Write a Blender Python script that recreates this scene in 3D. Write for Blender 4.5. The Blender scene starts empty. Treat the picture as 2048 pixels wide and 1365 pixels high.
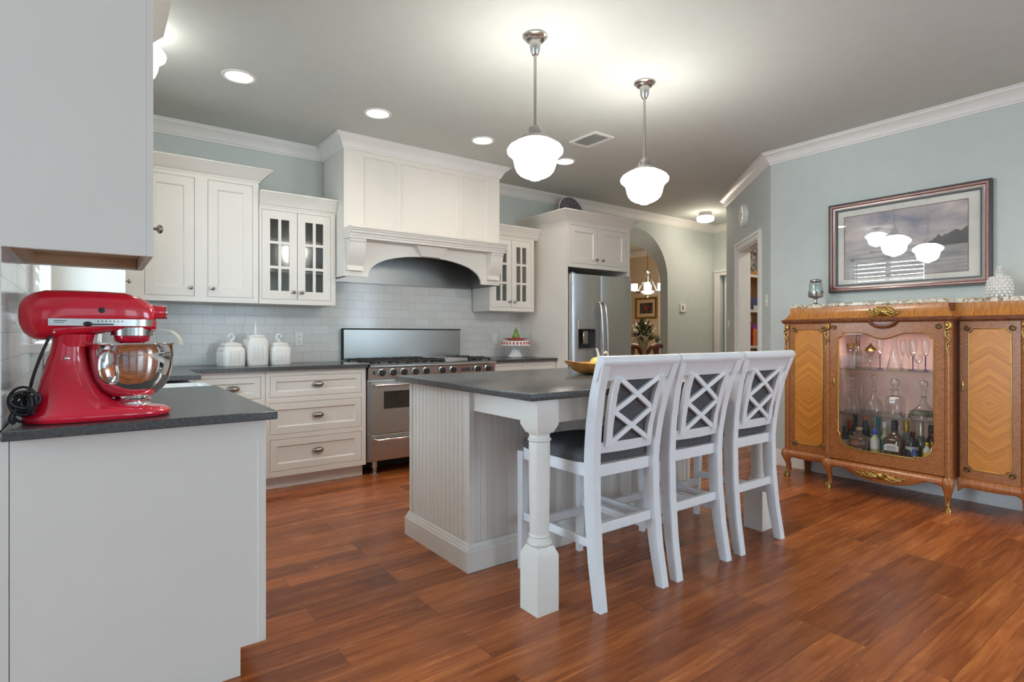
import bpy, bmesh, math, random
from mathutils import Matrix, Vector
random.seed(7)
S = bpy.context.scene
COL = S.collection
PI = math.pi
H = 2.79          # ceiling height
# ------------------------------------------------------------------ camera, world, light, exposure
cd = bpy.data.cameras.new('camera'); cam = bpy.data.objects.new('camera', cd); COL.objects.link(cam)
cam.location = (0, 0, 1.155); cam.rotation_euler = (PI/2, 0, -math.radians(36.6))
cd.sensor_width = 36; cd.lens = 1129/2048*36; cd.shift_y = -12/2048; cd.clip_start = .02
S.camera = cam
S.view_settings.view_transform = 'Standard'; S.view_settings.look = 'None'
S.view_settings.gamma = 1; S.view_settings.exposure = 0.58; S.view_settings.use_curve_mapping = False
S.cycles.transparent_max_bounces = 32
S.cycles.max_bounces = 10
S.cycles.diffuse_bounces = 6
S.cycles.sample_clamp_indirect = 6
w = bpy.data.worlds.new('world'); S.world = w; w.use_nodes = True
wt = w.node_tree; wt.nodes.clear()
sky = wt.nodes.new('ShaderNodeTexSky'); sky.sky_type = 'HOSEK_WILKIE'; sky.turbidity = 3; sky.sun_direction = (-.5, -.3, .8)
bg = wt.nodes.new('ShaderNodeBackground'); bg.inputs[1].default_value = 1.6
wo = wt.nodes.new('ShaderNodeOutputWorld')
wt.links.new(sky.outputs[0], bg.inputs[0]); wt.links.new(bg.outputs[0], wo.inputs[0])

def area(name, loc, rot, sx, sy, power, color):
    l = bpy.data.lights.new(name, 'AREA'); l.shape = 'RECTANGLE'; l.size = sx; l.size_y = sy; l.energy = power; l.color = color
    o = bpy.data.objects.new(name, l); COL.objects.link(o); o.location = loc; o.rotation_euler = rot; return o
DAY = (.64, .83, 1.0)
# daylight standing in the glazed openings of the rear wall and of the sink window
for k, (x, p) in enumerate(((-2.2, 4), (.1, 7), (2.4, 23))):
    area('daylight_rear_%d' % k, (x, -3.98, 1.25), (PI/2, 0, 0), 1.7, 2.2, p, DAY)
area('fill_left', (-3.45, 1.42, 1.3), (PI/2, 0, -PI/2), 1.25, 2.2, 80, DAY)  # added fill light for the right wall; no window in this wall
area('fill_right', (4.87, -2.3, 1.3), (PI/2, 0, PI/2), 1.7, 2.1, 66, DAY)  # added fill before solid wall, brightens the chair backs
area('daylight_sink', (-.42, 3.6, 1.75), (PI/2, 0, -PI/2), 1.0, 1.25, 165, DAY)

# ------------------------------------------------------------------ materials
def newmat(name):
    m = bpy.data.materials.new(name); m.use_nodes = True
    return m, m.node_tree, m.node_tree.nodes['Principled BSDF']
def L(t, a, b): t.links.new(a, b)
def tex(t, kind, **inp):
    n = t.nodes.new(kind)
    for k, v in inp.items(): n.inputs[k.replace('_', ' ')].default_value = v
    return n
def coord(t, scale=(1, 1, 1), rot=(0, 0, 0)):
    c = t.nodes.new('ShaderNodeTexCoord'); m = t.nodes.new('ShaderNodeMapping')
    m.inputs['Scale'].default_value = scale; m.inputs['Rotation'].default_value = rot
    L(t, c.outputs['Object'], m.inputs['Vector']); return m.outputs[0]
def ramp(t, fac, stops):
    r = t.nodes.new('ShaderNodeValToRGB'); e = r.color_ramp.elements
    while len(e) < len(stops): e.new(.5)
    for x, (p, c) in zip(e, stops): x.position = p; x.color = (*c, 1)
    L(t, fac, r.inputs[0]); return r.outputs[0]
def bump(t, b, h, strength, dist=.002):
    n = t.nodes.new('ShaderNodeBump'); n.inputs['Strength'].default_value = strength; n.inputs['Distance'].default_value = dist
    L(t, h, n.inputs['Height']); L(t, n.outputs[0], b.inputs['Normal'])
def mixc(t, fac, a, b, mode='MIX'):
    n = t.nodes.new('ShaderNodeMix'); n.data_type = 'RGBA'; n.blend_type = mode
    for s, v in ((n.inputs[0], fac), (n.inputs[6], a), (n.inputs[7], b)):
        if hasattr(v, 'links'): L(t, v, s)
        else: s.default_value = v if isinstance(v, (int, float)) else (*v, 1)
    return n.outputs[2]
def mat(name, col, rough=.5, metal=0, var=.04, scale=9, bmp=0, bscale=120, coat=0, emit=0, ecol=None, spec=.5, stretch=(1, 1, 1)):
    m, t, b = newmat(name)
    v = coord(t, stretch); n = tex(t, 'ShaderNodeTexNoise', Scale=scale, Detail=3.0); L(t, v, n.inputs['Vector'])
    c = ramp(t, n.outputs[0], [(.3, [max(0, x*(1-var)) for x in col]), (.7, [min(1, x*(1+var)) for x in col])])
    L(t, c, b.inputs['Base Color'])
    b.inputs['Roughness'].default_value = rough; b.inputs['Metallic'].default_value = metal
    b.inputs['Coat Weight'].default_value = coat; b.inputs['Coat Roughness'].default_value = .05
    b.inputs['Specular IOR Level'].default_value = spec
    if bmp:
        n2 = tex(t, 'ShaderNodeTexNoise', Scale=bscale, Detail=2.0); L(t, v, n2.inputs['Vector']); bump(t, b, n2.outputs[0], bmp)
    if emit: b.inputs['Emission Color'].default_value = (*(ecol or col), 1); b.inputs['Emission Strength'].default_value = emit
    return m
def glassmat(name, tint=(1, 1, 1), gloss=.5, rough=.03, base=.04):
    m = bpy.data.materials.new(name); m.use_nodes = True; t = m.node_tree; t.nodes.clear()
    o = t.nodes.new('ShaderNodeOutputMaterial'); tr = t.nodes.new('ShaderNodeBsdfTransparent'); g = t.nodes.new('ShaderNodeBsdfGlossy')
    mx = t.nodes.new('ShaderNodeMixShader'); lw = t.nodes.new('ShaderNodeLayerWeight'); lw.inputs[0].default_value = .35
    n = tex(t, 'ShaderNodeTexNoise', Scale=6.0); L(t, coord(t), n.inputs['Vector'])
    L(t, ramp(t, n.outputs[0], [(.3, [x*.97 for x in tint]), (.7, tint)]), tr.inputs[0])
    g.inputs['Roughness'].default_value = rough
    r = t.nodes.new('ShaderNodeMapRange'); r.inputs[3].default_value = base; r.inputs[4].default_value = gloss
    L(t, lw.outputs[1], r.inputs[0]); L(t, r.outputs[0], mx.inputs[0]); L(t, tr.outputs[0], mx.inputs[1]); L(t, g.outputs[0], mx.inputs[2])
    L(t, mx.outputs[0], o.inputs[0]); return m
M = {}
M['white'] = mat('white_cabinet_paint', (.765, .73, .67), .38, var=.015, scale=3)
M['chairwhite'] = mat('white_chair_paint', (.80, .81, .83), .35, var=.03, scale=14, bmp=.08, bscale=60)
M['trim'] = mat('white_trim_paint', (.80, .79, .76), .4, var=.015)
M['wall'] = mat('blue_grey_wall_paint', (.57, .615, .59), .75, var=.02, bmp=.12, bscale=160)
M['ceil'] = mat('ceiling_paint', (.56, .585, .555), .85, var=.015, bmp=.1, bscale=140)
M['beige'] = mat('beige_wall_paint', (.62, .49, .34), .8, var=.02)
M['stone'] = mat('honed_black_granite', (.066, .064, .062), .24, var=.35, scale=90, bmp=.06, bscale=200)
M['steel'] = mat('brushed_steel', (.56, .56, .55), .27, 1, var=.05, scale=30, stretch=(.4, .4, 14))
M['fridgesteel'] = mat('fridge_steel', (.62, .63, .64), .34, 1, var=.05, scale=30, stretch=(14, 14, .4))
M['nickel'] = mat('satin_nickel', (.50, .48, .45), .24, 1)
M['pewter'] = mat('pewter_knob', (.34, .31, .28), .3, 1)
M['chrome'] = mat('polished_steel', (.78, .78, .78), .06, 1, var=.01)
M['red'] = mat('red_enamel', (.74, .010, .038), .16, coat=.8, var=.05, scale=4)
M['black'] = mat('black_plastic', (.018, .018, .02), .4)
M['iron'] = mat('cast_iron', (.022, .021, .02), .55, bmp=.2)
M['darkgap'] = mat('dark_recess', (.03, .028, .026), .8)
M['cream'] = mat('glazed_cream_ceramic', (.82, .80, .76), .18, var=.02, coat=.4)
M['ceramic'] = mat('white_ceramic', (.85, .84, .82), .15, var=.02, coat=.3)
M['plate_red'] = mat('red_glaze', (.55, .04, .025), .2, coat=.3)
M['green'] = mat('green_glaze', (.17, .30, .06), .2, var=.25, scale=14, coat=.4)
M['rawwood'] = mat('pale_plywood', (.56, .40, .24), .55, var=.18, scale=5, stretch=(.6, 14, 14))
M['fabric'] = mat('charcoal_fabric', (.105, .103, .108), .9, var=.35, scale=220, bmp=.5, bscale=400, spec=.2)
M['gold'] = mat('gilt_bronze', (.50, .33, .10), .3, 1, var=.3, scale=40, bmp=.3, bscale=90)
M['goldline'] = mat('brass_stringing', (.66, .46, .12), .35, 1, var=.1)
M['darkgold'] = mat('aged_bronze', (.20, .13, .06), .4, 1, var=.4, scale=60, bmp=.5, bscale=120)
M['pink'] = mat('mauve_cabinet_lining', (.74, .49, .46), .7, var=.08, scale=6)
M['plastic'] = mat('white_plastic', (.80, .79, .76), .35, var=.01)
M['grey_mark'] = mat('grey_print', (.22, .22, .22), .5)
M['pane'] = glassmat('window_pane', (.96, .98, .98), .35, .01, .05)
M['picglass'] = glassmat('picture_glass', (1, 1, 1), .6, .005, .09)
M['seedy'] = glassmat('seeded_cabinet_glass', (.80, .82, .80), .45, .10, .035)
M['crystal'] = glassmat('clear_crystal', (.96, .97, .97), .95, .03, .07)
M['shelfglass'] = glassmat('glass_shelf', (.80, .88, .86), .5, .03, .04)
M['jarglass'] = glassmat('grey_blown_glass', (.78, .84, .83), .7, .05, .08)
M['lamp'] = mat('lit_milk_glass', (.9, .9, .88), .2, emit=27.0, ecol=(1, .955, .885), var=.01)
M['sinklamp'] = mat('lit_milk_glass_dimmer', (.9, .9, .88), .2, emit=5.0, ecol=(1, .97, .92), var=.01)
M['canlamp'] = mat('lit_downlight_lens', (.9, .9, .88), .3, emit=14, ecol=(1, .93, .84), var=.01)
M['shade_lit'] = mat('lit_candle_shade', (.9, .88, .8), .3, emit=6, ecol=(1, .93, .80), var=.01)

def floor_mat():
    m, t, b = newmat('hand_scraped_hickory_floor')
    v = coord(t)
    br = t.nodes.new('ShaderNodeTexBrick'); br.offset = .37; br.offset_frequency = 3; br.squash = 1
    for k, x in (('Scale', 1), ('Mortar Size', .0009), ('Brick Width', 1.15), ('Row Height', .128), ('Mortar Smooth', .3), ('Bias', 0)): br.inputs[k].default_value = x
    br.inputs['Color1'].default_value = (0, 0, 0, 1); br.inputs['Color2'].default_value = (1, 1, 1, 1); br.inputs['Mortar'].default_value = (.5, .5, .5, 1)
    L(t, v, br.inputs['Vector'])
    # every plank shifts the grain pattern by its own amount
    sep = t.nodes.new('ShaderNodeVectorMath'); sep.operation = 'MULTIPLY_ADD'; sep.inputs[1].default_value = (37, 19, 11)
    L(t, br.outputs['Color'], sep.inputs[0]); L(t, v, sep.inputs[2])
    mp = t.nodes.new('ShaderNodeMapping'); mp.inputs['Scale'].default_value = (1.1, 13, 1); L(t, sep.outputs[0], mp.inputs[0])
    n1 = tex(t, 'ShaderNodeTexNoise', Scale=2.2, Detail=6.0, Roughness=.62, Distortion=.7); L(t, mp.outputs[0], n1.inputs['Vector'])
    mp2 = t.nodes.new('ShaderNodeMapping'); mp2.inputs['Scale'].default_value = (.45, 38, 1); L(t, sep.outputs[0], mp2.inputs[0])
    n2 = tex(t, 'ShaderNodeTexNoise', Scale=2.5, Detail=4.0, Distortion=.3); L(t, mp2.outputs[0], n2.inputs['Vector'])
    n3 = tex(t, 'ShaderNodeTexNoise', Scale=1.6, Detail=2.0); mp3 = t.nodes.new('ShaderNodeMapping'); mp3.inputs['Scale'].default_value = (1, 3, 1)
    L(t, sep.outputs[0], mp3.inputs[0]); L(t, mp3.outputs[0], n3.inputs['Vector'])
    c = ramp(t, n1.outputs[0], [(.22, (.11, .027, .008)), (.42, (.29, .074, .020)), (.58, (.46, .138, .036)), (.78, (.60, .225, .062))])
    c = mixc(t, .38, c, ramp(t, n2.outputs[0], [(.3, (.21, .052, .014)), (.7, (.50, .158, .040))]))
    tone = ramp(t, br.outputs['Color'], [(0, (.66, .62, .60)), (.5, (1, 1, 1)), (1, (1.25, 1.3, 1.3))])
    c = mixc(t, 1.0, c, tone, 'MULTIPLY')
    c = mixc(t, 1.0, c, ramp(t, n3.outputs[0], [(.3, (.78, .72, .72)), (.7, (1.15, 1.15, 1.15))]), 'MULTIPLY')
    c = mixc(t, br.outputs['Fac'], c, (.07, .024, .010))
    L(t, c, b.inputs['Base Color'])
    r = t.nodes.new('ShaderNodeMapRange'); r.inputs[3].default_value = .17; r.inputs[4].default_value = .34; L(t, n1.outputs[0], r.inputs[0]); L(t, r.outputs[0], b.inputs['Roughness'])
    mm = t.nodes.new('ShaderNodeMath'); mm.operation = 'MULTIPLY_ADD'; mm.inputs[1].default_value = -2.0; L(t, br.outputs['Fac'], mm.inputs[0]); L(t, n2.outputs[0], mm.inputs[2])
    bump(t, b, mm.outputs[0], .04, .004); b.inputs['Specular IOR Level'].default_value = .38
    return m
M['floor'] = floor_mat()
def tile_mat(name, swap):
    m, t, b = newmat(name)
    c = t.nodes.new('ShaderNodeTexCoord'); s = t.nodes.new('ShaderNodeSeparateXYZ'); k = t.nodes.new('ShaderNodeCombineXYZ')
    L(t, c.outputs['Object'], s.inputs[0]); L(t, s.outputs[1 if swap else 0], k.inputs[0]); L(t, s.outputs[2], k.inputs[1])
    br = t.nodes.new('ShaderNodeTexBrick'); br.offset = .5
    for n, x in (('Scale', 1), ('Mortar Size', .0016), ('Brick Width', .154), ('Row Height', .0775), ('Mortar Smooth', .4)): br.inputs[n].default_value = x
    br.inputs['Color1'].default_value = (.66, .66, .64, 1); br.inputs['Color2'].default_value = (.72, .72, .70, 1); br.inputs['Mortar'].default_value = (.48, .47, .45, 1)
    L(t, k.outputs[0], br.inputs['Vector']); L(t, br.outputs['Color'], b.inputs['Base Color'])
    b.inputs['Roughness'].default_value = .12
    n = tex(t, 'ShaderNodeTexNoise', Scale=9.0); L(t, c.outputs['Object'], n.inputs['Vector'])
    mm = t.nodes.new('ShaderNodeMath'); mm.operation = 'MULTIPLY_ADD'; mm.inputs[1].default_value = -1.0; L(t, br.outputs['Fac'], mm.inputs[0]); L(t, n.outputs[0], mm.inputs[2])
    bump(t, b, mm.outputs[0], .25, .003); return m
M['tile'] = tile_mat('white_subway_tile', False); M['tile_side'] = tile_mat('white_subway_tile_side', True)
def chevron_mat(name, yc, dirn=1, lo=(.50, .18, .022), hi=(.74, .30, .045), zz=.75):
    m, t, b = newmat(name)
    c = t.nodes.new('ShaderNodeTexCoord'); s = t.nodes.new('ShaderNodeSeparateXYZ'); L(t, c.outputs['Object'], s.inputs[0])
    def mth(op, a, v, c2=None):
        n = t.nodes.new('ShaderNodeMath'); n.operation = op
        for i, q in enumerate((a, v, c2)):
            if q is None: continue
            if hasattr(q, 'links'): L(t, q, n.inputs[i])
            else: n.inputs[i].default_value = q
        return n.outputs[0]
    u = mth('ABSOLUTE', mth('SUBTRACT', s.outputs[1], yc-1.63), 0)
    zd = mth('ABSOLUTE', mth('SUBTRACT', s.outputs[2], .72), 0); a = mth('MULTIPLY_ADD', u, dirn*zz, zd)
    k = t.nodes.new('ShaderNodeCombineXYZ'); L(t, mth('MULTIPLY', a, 110), k.inputs[0]); L(t, mth('MULTIPLY', u, 9), k.inputs[1]); L(t, mth('MULTIPLY', zd, 3), k.inputs[2])
    n = tex(t, 'ShaderNodeTexNoise', Scale=.55, Detail=4.0, Distortion=.5); L(t, k.outputs[0], n.inputs['Vector'])
    L(t, ramp(t, n.outputs[0], [(.3, lo), (.68, hi)]), b.inputs['Base Color'])
    b.inputs['Roughness'].default_value = .3; b.inputs['Coat Weight'].default_value = .15; b.inputs['Coat Roughness'].default_value = .1
    return m
def wood(name, lo, hi, stretch, scale=3, rough=.25):
    m, t, b = newmat(name)
    n = tex(t, 'ShaderNodeTexNoise', Scale=scale, Detail=5.0, Distortion=.4); L(t, coord(t, stretch), n.inputs['Vector'])
    L(t, ramp(t, n.outputs[0], [(.3, lo), (.7, hi)]), b.inputs['Base Color'])
    b.inputs['Roughness'].default_value = rough; b.inputs['Coat Weight'].default_value = .3; b.inputs['Coat Roughness'].default_value = .12; return m
M['satin'] = wood('satinwood_veneer', (.38, .13, .025), (.62, .26, .058), (4, 30, 6))
M['kingwood'] = wood('crossbanded_kingwood', (.28, .092, .026), (.47, .185, .055), (6, 22, 40))
M['darkwood'] = wood('dark_rosewood', (.13, .035, .014), (.24, .075, .026), (10, 10, 20))
M['apronwood'] = wood('tulipwood_apron', (.34, .105, .03), (.54, .20, .06), (8, 40, 3))
M['mahog'] = wood('mahogany', (.10, .025, .012), (.20, .055, .022), (6, 6, 20))
M['shelfwood'] = wood('oak_shelf', (.34, .15, .05), (.55, .28, .10), (6, 30, 30), rough=.45)
def marble():
    m, t, b = newmat('breche_marble')
    v = coord(t, (1, 1, 1)); n = tex(t, 'ShaderNodeTexNoise', Scale=7.0, Detail=5.0, Distortion=1.6); L(t, v, n.inputs['Vector'])
    vo = tex(t, 'ShaderNodeTexVoronoi', Scale=11.0); vo.feature = 'DISTANCE_TO_EDGE'
    w1 = mixc(t, .25, v, n.outputs[1]); L(t, w1, vo.inputs['Vector'])
    c = ramp(t, vo.outputs[0], [(0, (.26, .19, .11)), (.04, (.44, .35, .22)), (.10, (.78, .71, .58)), (.5, (.88, .84, .77))])
    c2 = ramp(t, n.outputs[0], [(.3, (.55, .44, .28)), (.42, (1, 1, 1)), (.7, (.95, .91, .85))])
    L(t, mixc(t, .8, c, c2, 'MULTIPLY'), b.inputs['Base Color']); b.inputs['Roughness'].default_value = .15; return m
M['marble'] = marble()
def painting_mat():
    m, t, b = newmat('hazy_lake_watercolour')
    c = t.nodes.new('ShaderNodeTexCoord'); s = t.nodes.new('ShaderNodeSeparateXYZ'); L(t, c.outputs['Object'], s.inputs[0])
    mp = t.nodes.new('ShaderNodeMapping'); mp.inputs['Scale'].default_value = (1, 1, 1.9); L(t, c.outputs['Object'], mp.inputs[0])
    n = tex(t, 'ShaderNodeTexNoise', Scale=4.5, Detail=5.0, Distortion=.4); L(t, mp.outputs[0], n.inputs['Vector'])
    skyc = ramp(t, n.outputs[0], [(.32, (.34, .34, .44)), (.5, (.60, .54, .55)), (.66, (.80, .70, .66))])
    mp2 = t.nodes.new('ShaderNodeMapping'); mp2.inputs['Scale'].default_value = (1, 1.2, 14); L(t, c.outputs['Object'], mp2.inputs[0])
    n2 = tex(t, 'ShaderNodeTexNoise', Scale=4.0, Detail=4.0); L(t, mp2.outputs[0], n2.inputs['Vector'])
    wat = ramp(t, n2.outputs[0], [(.3, (.30, .29, .30)), (.55, (.54, .51, .50)), (.75, (.70, .65, .60))])
    r = t.nodes.new('ShaderNodeMapRange'); r.inputs[1].default_value = -.045; r.inputs[2].default_value = -.025; L(t, s.outputs[2], r.inputs[0])
    base = mixc(t, r.outputs[0], wat, skyc)
    # the tree line grows towards the near end of the picture
    n3 = tex(t, 'ShaderNodeTexNoise', Scale=16.0, Detail=4.0); L(t, c.outputs['Object'], n3.inputs['Vector'])
    def mth(op, a, v):
        k = t.nodes.new('ShaderNodeMath'); k.operation = op
        for i, q in enumerate((a, v)):
            if hasattr(q, 'links'): L(t, q, k.inputs[i])
            else: k.inputs[i].default_value = q
        return k.outputs[0]
    hgt = mth('MULTIPLY', mth('MAXIMUM', mth('SUBTRACT', -.03, s.outputs[1]), 0), .34)
    top = mth('ADD', mth('ADD', hgt, -.06), mth('MULTIPLY', mth('SUBTRACT', n3.outputs[0], .5), .09))
    inside = mth('MULTIPLY', mth('LESS_THAN', s.outputs[2], top), mth('GREATER_THAN', s.outputs[2], -.06))
    L(t, mixc(t, mth('MULTIPLY', inside, .85), base, (.085, .078, .07)), b.inputs['Base Color']); b.inputs['Roughness'].default_value = .8
    return m
M['painting'] = painting_mat()

# ------------------------------------------------------------------ mesh builder
def MXF(face, at):
    """local (u, v, w): u along the front, v up, w outward"""
    if face == '-Y': return Matrix(((1, 0, 0, 0), (0, 0, -1, at), (0, 1, 0, 0), (0, 0, 0, 1)))
    if face == '+X': return Matrix(((0, 0, 1, at), (1, 0, 0, 0), (0, 1, 0, 0), (0, 0, 0, 1)))
    if face == '-X': return Matrix(((0, 0, -1, at), (-1, 0, 0, 0), (0, 1, 0, 0), (0, 0, 0, 1)))
def ROT(loc, rz=0, rx=0, ry=0, s=(1, 1, 1)):
    return Matrix.Translation(loc) @ Matrix.Rotation(rz, 4, 'Z') @ Matrix.Rotation(ry, 4, 'Y') @ Matrix.Rotation(rx, 4, 'X') @ Matrix.Diagonal((*s, 1))
class MB:
    def __init__(s, xf=None): s.bm = bmesh.new(); s.xf = xf or Matrix.Identity(4)
    def _v(s, cs, m=None):
        k = s.xf @ m if m is not None else s.xf
        return [s.bm.verts.new(k @ Vector(c)) for c in cs]
    def _f(s, vs):
        try: return s.bm.faces.new(vs)
        except ValueError: return None
    def box(s, x0, x1, y0, y1, z0, z1, bev=0.0, m=None, seg=1):
        v = s._v([(x, y, z) for x in (x0, x1) for y in (y0, y1) for z in (z0, z1)], m)
        fs = [s._f([v[i] for i in q]) for q in ((0, 1, 3, 2), (4, 6, 7, 5), (0, 4, 5, 1), (2, 3, 7, 6), (0, 2, 6, 4), (1, 5, 7, 3))]
        if bev:
            es = {e for f in fs for e in f.edges}
            bmesh.ops.bevel(s.bm, geom=list(es), offset=bev, segments=seg, affect='EDGES', profile=.5)
        return s
    def _axis(s, a, p, d):
        return (d, p[0], p[1]) if a == 'X' else (p[0], d, p[1]) if a == 'Y' else (p[0], p[1], d)
    def prism(s, poly, axis, a, b, m=None, bev=0):
        A = s._v([s._axis(axis, p, a) for p in poly], m); B = s._v([s._axis(axis, p, b) for p in poly], m); n = len(poly)
        fs = [s._f(A), s._f(B[::-1])] + [s._f([A[i], A[(i+1) % n], B[(i+1) % n], B[i]]) for i in range(n)]
        if bev: bmesh.ops.bevel(s.bm, geom=list({e for f in fs[:2] if f for e in f.edges}), offset=bev, segments=1, affect='EDGES', profile=.5)
        return s
    def frame(s, outer, inner, axis, a, b):
        """plate with a hole"""
        es = []; n0 = len(s.bm.faces)
        for loop in (outer, inner):
            vs = s._v([s._axis(axis, p, a) for p in loop])
            es += [s.bm.edges.new((vs[i], vs[(i+1) % len(vs)])) for i in range(len(vs))]
        r = bmesh.ops.triangle_fill(s.bm, edges=es, use_beauty=True)
        fs = [g for g in r['geom'] if isinstance(g, bmesh.types.BMFace)]
        e = bmesh.ops.extrude_face_region(s.bm, geom=fs)
        d = s.xf.to_3x3() @ Vector(s._axis(axis, (0, 0), b-a))
        bmesh.ops.translate(s.bm, verts=[g for g in e['geom'] if isinstance(g, bmesh.types.BMVert)], vec=d)
        return s
    def lathe(s, prof, c=(0, 0, 0), n=32, m=None, sq=0, a0=0):
        """prof: (r, z) from one end to the other; sq > 0 squares the section off"""
        T = Matrix.Translation(c) @ (m or Matrix.Identity(4)); rings = []
        for r, z in prof:
            if r < 1e-5: rings.append(s._v([(0, 0, z)], T)); continue
            ps = []
            for i in range(n):
                t = a0+2*PI*i/n; ct, st = math.cos(t), math.sin(t); k = 1
                if sq: k = 1/((abs(ct)**sq+abs(st)**sq)**(1/sq))
                ps.append((r*k*ct, r*k*st, z))
            rings.append(s._v(ps, T))
        for A, B in zip(rings, rings[1:]):
            for i in range(n):
                j = (i+1) % n
                if len(A) == 1 and len(B) == 1: break
                if len(A) == 1: s._f([A[0], B[i], B[j]])
                elif len(B) == 1: s._f([A[i], A[j], B[0]])
                else: s._f([A[i], A[j], B[j], B[i]])
        return s
    def cyl(s, r, z0, z1, c=(0, 0, 0), n=24, m=None, r2=None):
        return s.lathe([(0, z0), (r, z0), (r if r2 is None else r2, z1), (0, z1)], c, n, m)
    def sphere(s, c, r, sc=(1, 1, 1), n=16, k=10):
        return s.lathe([(math.sin(PI*i/k)*r, -math.cos(PI*i/k)*r) for i in range(k+1)], (0, 0, 0), n, Matrix.Translation(c) @ Matrix.Diagonal((*sc, 1)))
    def tube(s, pts, r, n=8, closed=False, cap=True):
        P = [Vector(p) for p in pts]; N = len(P); rings = []; up = None
        for i, p in enumerate(P):
            a = P[(i-1) % N] if (closed or i) else P[0]; b = P[(i+1) % N] if (closed or i < N-1) else P[-1]
            d = (b-a).normalized()
            if up is None: up = d.orthogonal().normalized()
            up = (up-d*up.dot(d)); up = up.normalized() if up.length > 1e-6 else d.orthogonal().normalized()
            q = d.cross(up); rr = r[i] if isinstance(r, (list, tuple)) else r
            rings.append(s._v([p+(up*math.cos(2*PI*k/n)+q*math.sin(2*PI*k/n))*rr for k in range(n)]))
        for i in range(N if closed else N-1):
            A, B = rings[i], rings[(i+1) % N]
            for k in range(n): s._f([A[k], A[(k+1) % n], B[(k+1) % n], B[k]])
        if cap and not closed: s._f(rings[0][::-1]); s._f(rings[-1])
        return s
    def sweep(s, path, prof, closed=False):
        """prof (d, z) carried along the plan path; d is to the left of the way"""
        P = [Vector((p[0], p[1])) for p in path]; N = len(P); rings = []
        for i in range(N):
            d0 = (P[i]-P[i-1]).normalized() if (closed or i) else None; d1 = (P[(i+1) % N]-P[i]).normalized() if (closed or i < N-1) else None
            d0 = d0 or d1; d1 = d1 or d0
            n0 = Vector((-d0.y, d0.x)); n1 = Vector((-d1.y, d1.x)); mi = (n0+n1)/max(.15, 1+n0.dot(n1))
            rings.append(s._v([(P[i].x+mi.x*d, P[i].y+mi.y*d, z) for d, z in prof]))
        n = len(prof)
        for i in range(N if closed else N-1):
            A, B = rings[i], rings[(i+1) % N]
            for k in range(n): s._f([A[k], A[(k+1) % n], B[(k+1) % n], B[k]])
        if not closed: s._f(rings[0][::-1]); s._f(rings[-1])
        return s
    def loft(s, rings, cap=True):
        R = [s._v(r) for r in rings]; n = len(R[0])
        for A, B in zip(R, R[1:]):
            for k in range(n): s._f([A[k], A[(k+1) % n], B[(k+1) % n], B[k]])
        if cap: s._f(R[0][::-1]); s._f(R[-1])
        return s
    def build(s, name, m, parent=None, world=True, smooth=38, label=None):
        bm = s.bm
        bmesh.ops.recalc_face_normals(bm, faces=bm.faces)
        me = bpy.data.meshes.new(name)
        if parent is not None and world:
            r = parent
            off = Vector((0, 0, 0))
            while r is not None: off += Vector(r.location); r = r.parent
            bmesh.ops.translate(bm, verts=bm.verts, vec=-off)
        bm.to_mesh(me); bm.free()
        me.materials.append(M[m] if isinstance(m, str) else m)
        if smooth:
            me.polygons.foreach_set('use_smooth', [True]*len(me.polygons)); me.set_sharp_from_angle(angle=math.radians(smooth))
        o = bpy.data.objects.new(name, me); COL.objects.link(o)
        if parent is not None: o.parent = parent
        if label: o['label'] = label
        return o
def tag(o, label, cat, group=None):
    o['label'] = label; o['category'] = cat
    if group: o['group'] = group
    return o
def thing(name, label, cat, loc=(0, 0, 0), rz=0, group=None):
    o = bpy.data.objects.new(name, None); COL.objects.link(o); o.location = loc; o.rotation_euler = (0, 0, rz); o.empty_display_size = .05
    return tag(o, label, cat, group)
def struct(o): o['kind'] = 'structure'; return o
def dup(root, loc, label, rz=None):
    def cp(o, par):
        c = o.copy(); COL.objects.link(c)
        if par is not None: c.parent = par
        for ch in o.children: cp(ch, c)
        return c
    r = cp(root, None); r.location = loc; r['label'] = label
    if rz is not None: r.rotation_euler = (0, 0, rz)
    return r
def arc(cx, cy, r, a0, a1, n=12, ry=None):
    return [(cx+r*math.cos(math.radians(a0+(a1-a0)*i/n)), cy+(ry or r)*math.sin(math.radians(a0+(a1-a0)*i/n))) for i in range(n+1)]
def spline(pts, n=6):
    """Catmull-Rom through the points"""
    P = [Vector(p) for p in pts]; P = [2*P[0]-P[1]]+P+[2*P[-1]-P[-2]]; out = []
    for i in range(1, len(P)-2):
        for k in range(n):
            t = k/n; a, b, c, d = P[i-1:i+3]
            out.append(.5*((2*b)+(-a+c)*t+(2*a-5*b+4*c-d)*t*t+(-a+3*b-3*c+d)*t**3))
    return [tuple(p) for p in out]+[tuple(P[-2])]

# ------------------------------------------------------------------ the room
XL, YB, XR = -.21, 5.02, 4.905
AX, AY = 6.13, 3.92       # far end of the angled wall
XH = 7.5                  # end wall of the hall
struct(MB().box(-3.7, 9.0, -4.2, 9.2, -.1, 0).build('floor', 'floor', smooth=0))
struct(MB().box(-3.7, 9.0, -4.2, 9.2, H, H+.1).build('ceiling', 'ceil', smooth=0))
def arch_wall():
    b = MB(); xa, xb = 5.10, 6.43; c = (xa+xb)/2; r = (xb-xa)/2; sp = 1.91; n = 24
    def outline(apex):
        pts = [(c-r*math.cos(PI*i/n), sp+(apex-sp)*math.sin(PI*i/n)) for i in range(n+1)]
        return [(XL-.15, 0), (xa, 0)]+pts+[(xb, 0), (8.72, 0), (8.72, H), (XL-.15, H)]
    F = b._v([(x, YB, z) for x, z in outline(2.58)]); B = b._v([(x, YB+.13, z) for x, z in outline(2.40)])
    b._f(F); b._f(B[::-1]); k = len(F)
    for i in range(k): b._f([F[i], F[(i+1) % k], B[(i+1) % k], B[i]])
    return b
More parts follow.
